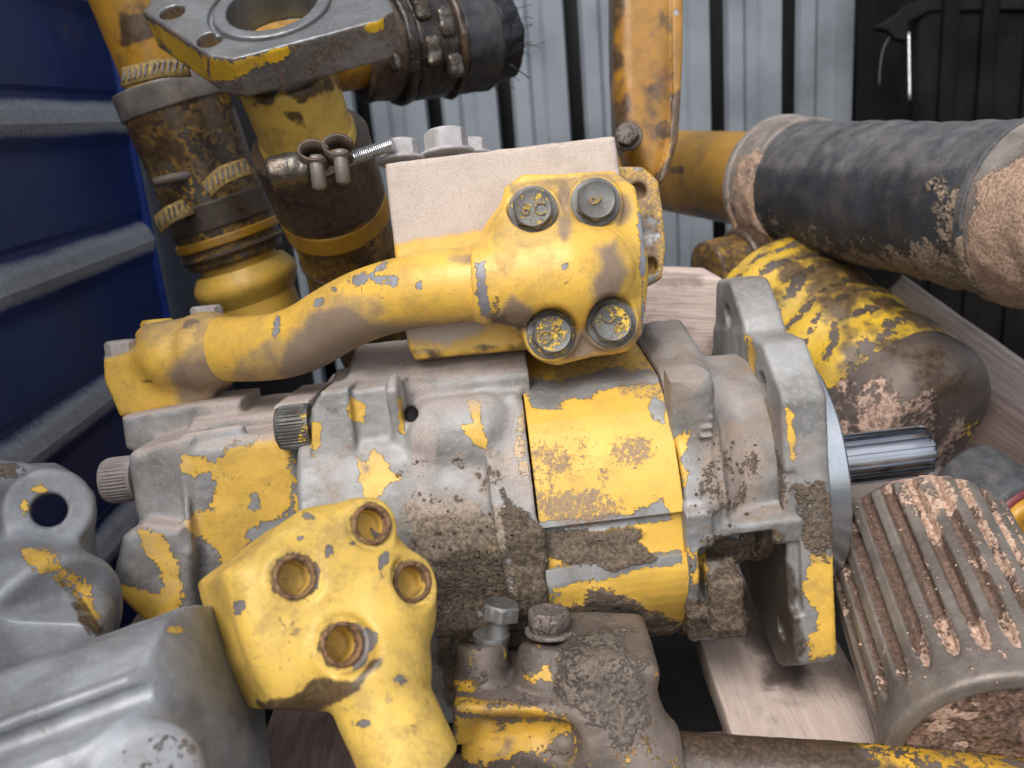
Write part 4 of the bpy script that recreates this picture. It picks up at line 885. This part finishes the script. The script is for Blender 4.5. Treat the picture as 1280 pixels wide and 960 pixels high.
# ---------------------------------------------------------------- thick black hose with clamps on a yellow pipe, upper right
ha, hb2 = C(976, 229, 1.015), C(1290, 264, .70); HD = nrm(hb2 - ha); HR = .0685; up_ = (0, 1, .2)
hs = thing('suction_hose', C(1100, 300, .85), 'thick black muddy hose clamped onto a yellow pipe at upper right', 'hose')
HFr = Fr(ha, HD, up_); LH = np.linalg.norm(hb2 - ha)
def tubem(fr, x0, x1, r, nx, nt=110, prof_=None, rnd=.004, cap_=False):
    xs = np.r_[x0, x0, x0 + rnd * .3, np.linspace(x0 + rnd, x1 - rnd, nx), x1 - rnd * .3, x1, x1]
    rs = np.r_[r * .6, r - rnd, r - rnd * .3, np.full(nx, r), r - rnd * .3, r - rnd, r * .6]
    if prof_ is not None: rs = np.maximum(rs + prof_(xs), .002)
    th = np.arange(nt) / nt * 2 * math.pi; V = np.concatenate([np.c_[np.full(nt, x), q * np.cos(th), q * np.sin(th)] for x, q in zip(xs, rs)])
    i = np.arange(nt); j = (i + 1) % nt; q = np.vstack([np.c_[k * nt + i, (k + 1) * nt + i, (k + 1) * nt + j, k * nt + j] for k in range(len(xs) - 1)])[:, ::-1]
    if cap_:
        V = np.vstack([V, [[xs[0], 0, 0], [xs[-1], 0, 0]]]); a, b = len(V) - 2, len(V) - 1; o = (len(xs) - 1) * nt
        q = np.vstack([q, np.c_[np.full(nt, a), j, i, np.full(nt, a)] * 1, np.c_[np.full(nt, b), o + i, o + j, np.full(nt, b)]])
    m = M_(fr.c(V), q); n = m.normals(); c = m.v.mean(0)
    if ((m.v - fr.c(np.c_[fr.l(m.v)[:, 0], np.zeros(len(m.v)), np.zeros(len(m.v))])) * n).sum() < 0: m.q = m.q[:, ::-1]
    return m
h = tubem(HFr, 0, LH + .12, HR, 260, 200, lambda x: .0006 * np.sin(x * 180) + .0008 * np.sin(x * 47))
h.paint(('paint', '=', -1), ('dust_or_sheen', '=', -.7), ('mud', '=', -1), ('oil', '=', -1), ('mud', '+', [(930, 290), (1000, 305), (1090, 320), (1200, 315), (1250, 270), (1280, 420), (1000, 370)], 60, .45), ('mud', '+', [(1170, 240), (1230, 200), (1240, 300), (1180, 330)], 40, -.05), ('dust_or_sheen', '+', [(960, 150), (1280, 145), (1280, 200), (960, 200)], 40, -.15))
h.rough(.0012, 26, 3); h.lumps('mud', .0035, 90, 4, .4); put('rubber_hose', h, m_rubber, hs)
def clamp(fr, x0, x1, r, t=.003, mat=None, mudpoly=(), par=None, name='clamp_band', w2=None):
    c_ = tubem(fr, x0, x1, r + t, 26, 180, None, .0015); c_.paint(('paint', '=', -1), ('dust_or_sheen', '=', -.2), ('mud', '=', -1), ('oil', '=', -1), *mudpoly)
    c_.rough(.0005, 50); c_.lumps('mud', .0035, 70, 4, .5); return put(name, c_, mat, par)
m_band = worn('worn_clamp_band', metal=(.26, .24, .22), metal2=(.14, .12, .105), met=.45, mrough=.45, film=.5, mudc=(.30, .19, .12), mudc2=(.52, .36, .27), wet=.9)
clamp(HFr, .008, .052, HR, .004, m_band, [('mud', '+', [(920, 215), (1000, 215), (1000, 330), (915, 330)], 24, .4), ('mud', '+', E(945, 205, 24, 16), 12, .1)], hs)
clamp(HFr, .0, .009, HR, .007, m_band, [('mud', '+', [(912, 230), (940, 230), (945, 300), (905, 300)], 16, .3)], hs)
xc = HFr.px(1300, 262, .70)[0]
clamp(HFr, xc + .004, xc + .10, HR, .0045, m_band, [('mud', '+', [(1222, 230), (1300, 180), (1300, 400), (1200, 400)], 20, .8)], hs)
clamp(HFr, xc - .004, xc + .004, HR, .006, m_rubber, [('mud', '+', [(1200, 280), (1240, 280), (1240, 400), (1180, 400)], 20, .3)], hs, 'hose_lip')
m_op = worn('grimy_yellow_pipe', paint=(.44, .225, .02), pvar=.25, pstain=.9, pstc=(.17, .08, .035), chips=.2, freq=28, prough=.35, mudc=(.2, .12, .07))
yp = tubem(HFr, -.36, .01, .0560, 90, 130); yp.paint(('paint', '=', 1), ('dust_or_sheen', '=', -1), ('mud', '=', -1), ('oil', '=', -.75), ('oil', '+', [(830, 260), (930, 275), (930, 310), (830, 310)], 20, .0), ('oil', '+', E(846, 212, 12, 6), 5, .4))
put('yellow_pipe', yp, m_op, hs)

# tall yellow bent channel behind the block
YF = Fr(C(810, 110, .92), (1, .0, 0), (-.03, 1, .05)); yq = lambda u, v: YF.px(u, v, .92)[:2]
yb = thing('yellow_bracket', C(810, 230, .93), 'tall yellow steel channel with rusty edge rising behind the port block', 'bracket')
s = Sdf(YF, (-.06, -.13, -.08), (.06, .29, .02), .0019)
s.add(prism((0, 0, 0), (1, 0, 0), (0, 1, 0), [yq(a, b) for a, b in [(762, -220), (848, -220), (852, 60), (850, 120), (848, 170), (842, 200), (826, 232), (806, 226), (786, 196), (772, 160), (768, 80)]], -.070, 0, .020, .0))
s.add(prism((0, 0, 0), (1, 0, 0), (0, 1, 0), [yq(a, b) for a, b in [(834, -220), (849, -220), (853, 60), (851, 130), (848, 175), (834, 222), (822, 232), (836, 180), (841, 120)]], -.012, .001, .001), .002)
0 and s.cut(prism((0, 0, 0), (1, 0, 0), (0, 1, 0), [yq(a, b) for a, b in [(774, -80), (842, -80), (843, 60), (841, 120), (839, 160), (826, 205), (806, 205), (790, 180), (778, 150), (776, 80)]], -.068, -.006, .003), .002)
y_ = s.mesh(); y_.paint(('paint', '=', .9), ('dust_or_sheen', '=', -1), ('mud', '=', -1), ('oil', '=', -.28), ('oil', '+', [(755, -20), (782, -20), (780, 60), (788, 130), (780, 190), (760, 170)], 14, .35), ('oil', '-', [(838, -20), (854, -20), (854, 110), (840, 110)], 5, .9), ('oil', '+', [(838, 120), (852, 110), (850, 190), (826, 236), (812, 228), (836, 196)], 7, .6), ('oil', '+', E(832, 162, 12, 12), 8, .3), ('paint', '-', E(845, 16, 3, 4), 3), ('oil', '+', E(780, 170, 20, 26), 14, .1))
m_brk = worn('rusty_orange_bracket', paint=(.36, .17, .016), pvar=.3, pstain=.9, pstc=(.13, .055, .022), chips=.25, freq=26, prough=.36, film=.35, cavc=(.09, .045, .022))
put('channel', y_.rough(.0006, 40), m_brk, yb)
m = hexbolt(outward(C(786, 172, .905), (-.35, .1, 1)), .0125, .009, .0150, .004); m.paint(('paint', '=', -1), ('oil', '=', .1), ('mud', '=', -.2)); put('hex_nut', m.rough(.0007, 120), m_rust, yb)

# dirty yellow cylinder behind the flange, ending in a rounded mud-coated cap
ca, cb = C(935, 365, 1.0), C(1150, 545, .82); CF = Fr(ca, cb - ca, (0, .5, 1)); CL = np.linalg.norm(cb - ca)
cy = thing('hydraulic_cylinder', C(1080, 560, .88), 'fat cylinder with scraped yellow paint and muddy rounded end behind the splined shaft', 'cylinder')
def crnd(x): return -np.where(x > CL - .018, .030 - np.sqrt(np.maximum(.030 ** 2 - (x - CL + .018) ** 2, 0)), 0) + .0012 * np.sin(x * 140)
c_ = tubem(CF, .03, CL + .010, .088, 190, 190, crnd, .004, True)
def cpaint(P, a): 
    L = CF.l(P); return np.where(L[:, 0] < CL - .045, .32 + .42 * np.sin(L[:, 0] * 240 + fbm(P, 18, 3) * 11), -1)
c_.paint(('paint', 'fn', cpaint), ('dust_or_sheen', '=', -.7), ('mud', '=', -1), ('oil', '=', -1), ('oil', '+', [(960, 320), (1120, 340), (1130, 360), (980, 350)], 14, .3), ('mud', '+', [(1020, 500), (1100, 475), (1190, 520), (1200, 600), (1160, 600), (1040, 530)], 40, -.02), ('paint', '+', E(1212, 560, 12, 40), 10, .2))
c_.a['oil'] = np.maximum(c_.a['oil'], fbm(c_.v, 14, 3) * 2.6 - .35)
c_.rough(.0008, 35, 4); c_.lumps('mud', .0012, 60, 4, .5)
m_cyl = worn('scraped_yellow_cylinder', paint=(.60, .38, .03), pvar=.25, pstain=.6, pstc=(.16, .10, .06), chips=.6, metal=(.13, .10, .085), metal2=(.07, .055, .05), met=.2, mudc=(.20, .13, .10), mudc2=(.46, .32, .25), wet=.6, freq=40, ragged=1.3, oilr=.4)
put('barrel', c_, m_cyl, cy)
rod = tubem(Fr(C(1050, 625, .82), (1, -.02, -.1), (0, 1, 0)), -.04, .11, .036, 60, 90, cap_=True, rnd=.02); rod.paint(('paint', '=', -1), ('dust_or_sheen', '=', -.6), ('mud', '=', -.55), ('oil', '=', -.6)); put('grey_tube', rod.rough(.001, 40), m_clay, cy)

# small hose end at the right edge
sh = thing('hose_end', C(1250, 640, .72), 'dark rubber hose end with red ring and yellow core at the right edge', 'hose end')
SHF = Fr(C(1272, 652, .74), (.35, -.45, .8), (0, 1, 0)); q = tubem(SHF, -.06, .0, .040, 60, 80); q.paint(('paint', '=', -1), ('dust_or_sheen', '=', -.2), ('mud', '=', -.5), ('oil', '=', -1)); put('outer_rubber', q, m_rubber, sh)
q = tubem(SHF, -.02, .004, .034, 8, 80); q.paint(('paint', '=', -1)); put('red_ring', q, plain('dark_red_rubber', (.16, .025, .03), .5), sh)
q = tubem(SHF, -.02, .012, .029, 10, 80); q.paint(('paint', '=', .9), ('dust_or_sheen', '=', -1), ('mud', '=', -1), ('oil', '=', -.7)); put('yellow_core', q, m_op, sh)
put('core_face', disc(Fr(SHF.c((.010, 0, 0)), SHF.R[0], SHF.R[1]), .028, 24, .001).paint(('paint', '=', .6), ('oil', '=', -.5)), m_op, sh)

# ---------------------------------------------------------------- flanged pipe at top left on a clamped hose
dnc = -nrm((-.10, .60, .78)); ft = thing('flanged_pipe', C(400, 430, .74), 'yellow square flange with wide bore on a dirty clamped hose, top left', 'pipe flange')
fn_ = nrm((-.10, .60, .78)); F2 = Fr(C(335, 12, .66), (1, .30, -.62), (0, 0, 1)); F2 = Fr(F2.o, np.cross(nrm(np.cross(fn_, (1, .16, -.1))), fn_), np.cross(fn_, (1, .16, -.1)))
def on2(u, v, z=0.0):
    d = nrm(C(u, v, 1.)); t = (F2.o @ F2.R[2] + z) / (d @ F2.R[2]); return F2.l(d * t)
if F2.R[2] @ fn_ < 0: F2.R[1] *= -1; F2.R[2] *= -1
s = Sdf(F2, (-.14, -.14, -.05), (.15, .16, .006), .0015)
po = [on2(a, b)[:2] for a, b in [(178, 14), (262, 70), (292, 74), (472, 26), (492, 12), (470, -40), (330, -60), (215, -40)]]
s.add(prism((0, 0, 0), (1, 0, 0), (0, 1, 0), po, -.032, 0, .0018, 0))
c0 = on2(339, 6)
s.cut(cyl((c0[0], c0[1], -.0035), (c0[0], c0[1], .02), .0485, rr=.0), .001)
s.add(cyl((c0[0], c0[1], -.012), (c0[0], c0[1], .0005), .0445, rr=.0008), .0)
s.cut(cyl((c0[0], c0[1], -.06), (c0[0], c0[1], .02), .0345, rr=.0), .001)
for u, v in ((215, 15), (262, 49)): q = on2(u, v); s.cut(cyl((q[0], q[1], -.014), (q[0], q[1], .02), .0098, rr=0), .001)
f2 = s.mesh(); L2 = F2.l(f2.v)
m_pf = worn('flange_plate_paint', chips=.35, paint=(.72, .43, .02), pstain=.3, metal=(.16, .13, .115), metal2=(.09, .075, .065), met=.4, mrough=.4)
f2.paint(('paint', '=', -.8), ('dust_or_sheen', '=', -1), ('mud', '=', -1), ('oil', '=', -1), ('paint', '+', [(170, 14), (258, 72), (262, 110), (180, 40)], 8, .8), ('paint', '+', [(262, 72), (292, 78), (360, 55), (364, 70), (330, 84), (300, 100), (262, 100)], 6, .4), ('paint', '+', [(396, 30), (480, 12), (480, 36), (462, 44), (450, 28), (400, 42)], 5, .6))
topm = f2.normals() @ F2.R[2] > .8
f2.a['paint'] = np.where(topm & (L2[:, 2] > -.005), -1.6, f2.a['paint']); f2.a['paint'] = np.where(L2[:, 2] < -.012, np.where(topm, .3, f2.a['paint']), f2.a['paint']); _rb = np.hypot(L2[:, 0] - c0[0], L2[:, 1] - c0[1]); f2.a['paint'] = np.where(_rb < .040, -1.6, f2.a['paint']); f2.a['oil'] = np.where(~topm & (_rb > .05) & (f2.a['paint'] < 0), .1, f2.a['oil'])
m_face = worn('flange_plate_steel', oilc=(.085, .06, .045), oilr=.5, chips=.35, paint=(.72, .43, .02), pstain=.3, metal=(.24, .25, .26), metal2=(.16, .165, .17), met=.55, mrough=.33, bump=.0002)
put('flange_plate', f2.rough(.0003, 120), m_face, ft)
tt = C(351, 80, .685); TD = nrm(dnc + A([.02, 0, 0])); TF = Fr(tt, TD, (1, 0, 0)); xv = lambda v: .262 * ((v - 80) / 350) * (1 + .25 * (v - 80) / 350)
ty = tubem(TF, .004, xv(190), .0385, 60, 120, lambda x: np.where(x > xv(160), .002, 0)); ty.paint(('paint', '=', .8), ('dust_or_sheen', '=', -1), ('mud', '=', -1), ('oil', '=', -.85), ('oil', '+', [(310, 100), (350, 100), (340, 130), (318, 130)], 8, .3), ('oil', '+', [(360, 85), (430, 85), (430, 110), (390, 120), (378, 128), (360, 118)], 8, .4), ('oil', '+', [(355, 140), (375, 140), (385, 160), (372, 160)], 5, .3))
put('steel_tube', ty.rough(.0005, 60), m_elbow, ft)
ho = tubem(TF, xv(182), xv(470), .0470, 150, 130, lambda x: .0012 * np.sin(x * 60)); ho.paint(('paint', '=', .2), ('dust_or_sheen', '=', -.9), ('mud', '=', -1), ('oil', '=', .1)); ho.rough(.0016, 30); put('hose', ho, m_dirty, ft)
cb_ = tubem(TF, xv(176), xv(242), .0500, 24, 130, None, .0015); cb_.paint(('paint', '=', -.9), ('oil', '=', .1), ('dust_or_sheen', '=', -.9)); put('clamp_band', cb_.rough(.0008, 50), m_dirty, ft)
cb_ = tubem(TF, xv(246), xv(268), .0490, 12, 130, None, .0015); cb_.paint(('paint', '=', .45), ('oil', '=', -.7)); put('clamp_band', cb_, m_op, ft)
for k in (172, 306, 372):
    put('hose_ridge', tubem(TF, xv(k), xv(k) + .004, .0505 if k == 172 else .0482, 4, 100, None, .001).paint(('oil', '=', .6), ('paint', '=', -1)), m_dirty, ft)
put('clamp_bolt', merge(wire([C(398, 212, .625), C(450, 195, .62), C(492, 180, .615)], .0042, sub=14), *[lathe(Fr(C(400 + 92 * t, 211.5 - 31.5 * t, .625 - .01 * t), C(492, 180, .615) - C(398, 212, .625), (0, 1, 0)), [(0, .0038), (.0005, .0049), (.001, .0038)], 16) for t in np.linspace(.3, .98, 26)]), m_zinc, ft, sharp=30)
for u, v in ((396, 205), (426, 198)):
    f_ = Fr(C(u, v, .612), (1, .33, 0), (0, 1, 0)); put('trunnion', lathe(Fr(f_.o, (-.1, 1, .1), (1, 0, 0)), [(-.018, .002), (-.016, .0050), (.004, .0052), (.006, .004), (.006, .002)], 24), m_band, ft)
    put('band_loop', sweep([C(u - 3 + 17 * math.cos(a), v - 10 + 12 * math.sin(a), .612) for a in np.linspace(.4, 6.0, 22)], [(-.001, -.007), (.001, -.007), (.001, .007), (-.001, .007)], (.1, .4, .9)).paint(('paint', '=', -1), ('oil', '=', .05)), m_band, ft)
m_greasy = plain('greasy_bright_steel', (.40, .37, .33), .22, .75, .6, 90, .0010, col2=(.09, .065, .045))
s = Sdf(Fr(C(362, 222, .622)), (-.03, -.03, -.03), (.04, .03, .03), .0013); s.add(cyl((-.014, .002, 0), (.006, .006, 0), .0125, rr=.003)); s.add(cyl((.002, .006, 0), (.018, .004, 0), .0135, .010, rr=.005), .004)
put('greasy_nut', s.mesh().rough(.0009, 150), m_greasy, ft)

# second hose behind it, at the far left
t2 = C(163, -10, .80); T2 = Fr(t2, C(300, 330, .88) - t2, (1, 0, 0)); L2_ = np.linalg.norm(C(300, 330, .88) - t2); x2 = lambda v: (v + 10) / 340 * L2_
lh = thing('clamped_hose', C(300, 400, .9), 'dirty clamped hose with perforated yellow bands beside the blue wall', 'hose')
q = tubem(T2, x2(-220), x2(110), .0370, 50, 110); q.paint(('paint', '=', .6), ('oil', '=', -.45), ('oil', '+', [(150, 20), (200, 20), (200, 44), (150, 60)], 8, .5)); put('steel_tube', q.rough(.0005, 50), m_op, lh)
q = tubem(T2, x2(100), x2(322), .0490, 140, 130, lambda x: .001 * np.sin(x * 70)); q.paint(('paint', '=', .1), ('oil', '=', .1), ('oil', '+', [(220, 130), (310, 120), (320, 230), (260, 240)], 30, .3), ('paint', '+', [(195, 150), (225, 160), (250, 240), (215, 220)], 14, .5)); put('hose', q.rough(.0014, 30), m_dirty, lh)
q = tubem(T2, x2(96), x2(128), .0515, 12, 130, None, .0015); q.paint(('paint', '=', -1), ('oil', '=', -.7), ('dust_or_sheen', '=', -.4)); put('clamp_band', q, m_band, lh)
q = tubem(T2, x2(242), x2(276), .0510, 12, 130, None, .0015); q.paint(('paint', '=', -1), ('oil', '=', -.3)); put('clamp_band', q, m_dirty, lh)
q = tubem(T2, x2(284), x2(296), .0515, 8, 130, None, .0015); q.paint(('paint', '=', .7), ('oil', '=', -.75)); put('clamp_band', q, m_op, lh)
put('hose_ridge', tubem(T2, x2(302), x2(312), .052, 6, 130).paint(('paint', '=', -.1), ('oil', '=', -.2)), m_dirty, lh)
q = tubem(T2, x2(318), x2(385), .0375, 60, 130, lambda x: np.where(x > x2(330), .0145 * np.exp(-((x - x2(352)) / .018) ** 2), 0)); q.paint(('paint', '=', 1), ('oil', '=', -.9), ('dust_or_sheen', '=', -1)); put('flared_end', q, m_grime, lh)
q = tubem(T2, x2(372), x2(440), .0420, 30, 130); q.paint(('paint', '=', 1), ('oil', '=', -.8), ('dust_or_sheen', '=', -1)); put('lower_collar', q, m_grime, lh)
def perf(pts, w, name='band_tail', n=11):
    P = spline(A([C(*p) for p in pts]), 8); dr = nrm(P[-1] - P[0]); up = nrm(np.cross(dr, (.0, .25, 1.))); nn = np.cross(dr, up)
    m = sweep(P, [(-.0012, -w), (.0012, -w), (.0012, w), (-.0012, w)], np.tile(up, (len(P), 1))); m.paint(('paint', '=', .8), ('oil', '=', -.6)); b = put(name, m, m_elbow, lh)
    f_ = Fr(P[0], dr, up); L = np.linalg.norm(P[-1] - P[0]); sl = []
    for k in range(n):
        i = P[int((k + .5) / n * (len(P) - 1))]; c = f_.l(i); sl.append(boxm(Fr(f_.c(c), dr + up * .3, up - dr * .3), (-L / n * .17, -w * .62, -.0022), (L / n * .17, w * .62, .0022)))
    put('slots', merge(*sl), m_oily, b, smooth=False, kind='stuff')
perf([(153, 97, .74), (180, 90, .73), (205, 85, .735), (236, 84, .745)], .0085)
perf([(258, 238, .775), (275, 222, .77), (292, 214, .77), (312, 208, .775)], .0085, n=8)
perf([(197, 282, .81), (210, 270, .80), (222, 264, .80), (236, 258, .81)], .0085, n=6)
put('clamp_bolt', wire([C(193, 228, .80), C(215, 223, .80), C(240, 218, .81)], .0045), m_band, lh)

# greasy pipe joint across the top centre
gj = thing('pipe_coupling', C(530, 60, .95), 'greasy black hose coupling with frayed end lying across the top centre', 'coupling')
GJ = Fr(C(440, 66, .90), C(640, 44, .98) - C(440, 66, .90), (0, 1, .2)); LG = .19
q = tubem(GJ, -.12, .03, .036, 40, 90); q.paint(('paint', '=', .4), ('oil', '=', -.2)); put('yellow_pipe', q, m_op, gj)
for a, b, r, mt in ((.005, .045, .050, m_dirty), (.040, .052, .057, m_oily), (.052, .098, .054, m_oily), (.098, .106, .058, m_dirty), (.106, .150, .0535, m_rubber)):
    q = tubem(GJ, a, b, r, 24, 110, None, .003); q.paint(('paint', '=', -1), ('oil', '=', .4 if mt is m_dirty else -.4), ('dust_or_sheen', '=', -.6), ('mud', '=', -.9)); q.rough(.0022, 60, 4); put('coupling_ring', q, mt, gj)
s = Sdf(GJ, (.02, -.08, .0), (.12, .08, .09), .0016)
for t, y, l in ((.062, .030, .014), (.085, .012, .015), (.066, -.012, .015), (.088, -.028, .012), (.02, -.018, .009)): s.add(box((t, y, .049), (.009, l, .008), .005), .004)
q = s.mesh().rough(.0020, 130, 3); put('bolt_heads', q, m_greasy, gj)
q = tubem(GJ, .148, .178, .050, 20, 110, lambda x: -.004 * (x - .148) / .03); q.paint(('paint', '=', -1), ('oil', '=', .2)); put('frayed_end', q.rough(.0045, 70, 4), m_black, gj)
random.seed(4); fz = []
for k in range(70):
    a = random.uniform(0, 6.28); r = .046; p0 = A([random.uniform(.15, .176), r * math.cos(a), r * math.sin(a)]); d = A([random.uniform(.3, 1.2), math.cos(a) * random.uniform(.1, .8), math.sin(a) * random.uniform(0, .8)]); l = random.uniform(.008, .026)
    p1 = p0 + d * l * .5; p2 = p1 + (d + A([0, random.uniform(-1, .4), 0])) * l * .5; fz.append(wire([GJ.c(p0), GJ.c(p1), GJ.c(p2)], .00035, sub=3))
fz.append(wire([GJ.c((.16, -.03, .03)), C(640, 82, .93), C(662, 98, .94)], .0006, sub=5))
put('frayed_strands', merge(*fz), m_black, gj, kind='stuff')
# low dark yellow lump behind the block, under the hose
lg = thing('pipe_stub', C(905, 330, .98), 'dark greasy yellow pipe stub under the thick hose beside the wood block', 'pipe')
LGF = Fr(C(902, 336, .98), (.9, .25, -.3), (0, 1, 0)); q = tubem(LGF, -.02, .16, .034, 40, 80, cap_=True); q.paint(('paint', '=', .1), ('oil', '=', .05)); put('stub_body', q.rough(.002, 40), m_dirty, lg)
q = tubem(LGF, .02, .045, .040, 10, 80); q.paint(('paint', '=', -1), ('oil', '=', .3)); put('stub_collar', q.rough(.001, 40), m_dirty, lg)

# ---------------------------------------------------------------- grey castings, left foreground
CF1 = Fr(C(150, 880, .41), (1, .34, -.12), (-.2, .8, .75))
gh = thing('housing_cover', C(150, 960, .40), 'large smooth grey cast cover with raised line at the lower left corner', 'machine housing')
q_ = lambda u, v, d: tuple(CF1.px(u, v, d)); s = Sdf(CF1, (-.15, -.14, -.16), (.12, .08, .06), .0017)
cprof = [CF1.px(150, v, d)[1:] for v, d in [(806, .50), (794, .46), (790, .442), (796, .428), (822, .412), (848, .400), (852, .3945), (858, .3945), (862, .399), (880, .400), (893, .397), (906, .386), (920, .379), (940, .377), (962, .384), (975, .390), (1100, .42), (1100, .56), (806, .56)]]
s.add(prism((0, 0, 0), (0, 1, 0), (0, 0, 1), cprof, -.14, .14, .001, .0015), 0)
_e = q_(268, 900, .43); fb = box((_e[0] - .15, _e[1] - .03, -.045), (.15, .105, .090), .062)
s.D = np.maximum(s.D, fb[0](s.ax[0][:, None, None], s.ax[1][None, :, None], s.ax[2][None, None, :]).astype('f'))
s.add(cyl(q_(190, 1010, .42), q_(176, 972, .372), .026, rr=.008), .008)
m = s.mesh(); m.paint(('paint', '=', -1), ('dust_or_sheen', '=', -.8), ('mud', '=', -1), ('oil', '=', -.95), ('paint', '+', E(218, 788, 14, 4), 5, .3), ('dust_or_sheen', '+', E(270, 930, 40, 30), 20, -.2), ('mud', '+', E(200, 945, 40, 20), 20, -.25)); put('cover_body', m.rough(.0005, 60, 4), m_grey, gh)
put('bright_scratch', wire([CF1.c(CF1.l(C(-10, 912, .372))), C(90, 880, .379), C(180, 845, .388), C(240, 825, .400)], .0009), m_boltd, gh) if False else None
CF2 = Fr(C(55, 690, .56), (1, -.1, -.2), (.05, 1, .2)); q_ = lambda u, v, d: tuple(CF2.px(u, v, d))
lc = thing('lug_casting', C(60, 790, .56), 'grey casting with a round drilled lug at the left edge', 'casting')
s = Sdf(CF2, (-.13, -.085, -.08), (.05, .075, .07), .0016)
s.add(cyl(q_(62, 640, .58), q_(60, 637, .55), .0265, rr=.004))
s.add(prism(q_(55, 690, .575), (1, 0, 0), (0, 1, 0), [(-.09, .05), (.0, .055), (.022, .035), (.036, -.045), (.03, -.08), (-.09, -.08)], -.02, .006, .006), .010)
s.add(cyl(q_(-40, 720, .58), q_(70, 790, .53), .045, .048, rr=.006), .010)
s.add(cap(q_(-30, 592, .555), q_(20, 598, .560), .010), .008)
s.cut(cyl(q_(63, 639, .62), q_(60, 636, .50), .0104, rr=0), .002)
s.add(box(q_(20, 790, .52), (.05, .018, .03), .012), .010)
m = s.mesh(); m.paint(('paint', '=', -1), ('dust_or_sheen', '=', -.7), ('mud', '=', -1), ('oil', '=', -.8), ('paint', '+', [(20, 680), (60, 690), (100, 720), (124, 770), (120, 790), (85, 740), (30, 700)], 10, .25), ('paint', '+', E(50, 612, 10, 4), 4, .2), ('paint', '+', E(30, 634, 5, 8), 4, .2), ('oil', '+', [(70, 720), (95, 735), (130, 790), (110, 795)], 6, .3), ('mud', '+', E(10, 590, 24, 10), 8, .2)); put('casting_body', m.rough(.0006, 80, 4), m_grey, lc)

# crumbs of dried soil lying on the dirtiest surfaces
def crumbs(m, poly, n, r0, r1, mat, par, seed=1):
    rs = np.random.RandomState(seed); u, v = pix(m.v); P = A(poly, float); N_ = m.normals(); k = (poly2(u, v, P) < 0) & ((m.v * N_).sum(1) < 0) & (WD(N_)[:, 2] > -.2)
    idx = np.flatnonzero(k)
    if len(idx) == 0: return
    idx = rs.choice(idx, min(n, len(idx)), replace=False)
    b = A([(1, 0, 0), (-1, 0, 0), (0, 1, 0), (0, -1, 0), (0, 0, 1), (0, 0, -1)], float); f = [(0, 2, 4), (2, 1, 4), (1, 3, 4), (3, 0, 4), (2, 0, 5), (1, 2, 5), (3, 1, 5), (0, 3, 5)]; V, Q = [], []
    for i in idx:
        r = r0 + (r1 - r0) * rs.rand() ** 3; o = len(V) * 6; V.append(m.v[i] + N_[i] * r * .4 + b * r * (.55 + .6 * rs.rand(6, 1))); Q += [tuple(x + o for x in g) for g in f]
    mm = M_(np.vstack(V), Q); mm.paint(('paint', '=', -1), ('mud', '=', 1)); put('soil_crumbs', mm, mat, par, kind='stuff')
crumbs(mh, [(500, 640), (640, 630), (690, 700), (700, 790), (560, 860), (530, 760)], 260, .0006, .0022, m_pump, pump, 1)
crumbs(fc, [(870, 540), (950, 540), (960, 780), (850, 790)], 140, .0006, .002, m_pump, pump, 3)
crumbs(hm, [(1060, 600), (1280, 600), (1280, 860), (1060, 900)], 110, .0006, .0016, m_hub, hub, 5)
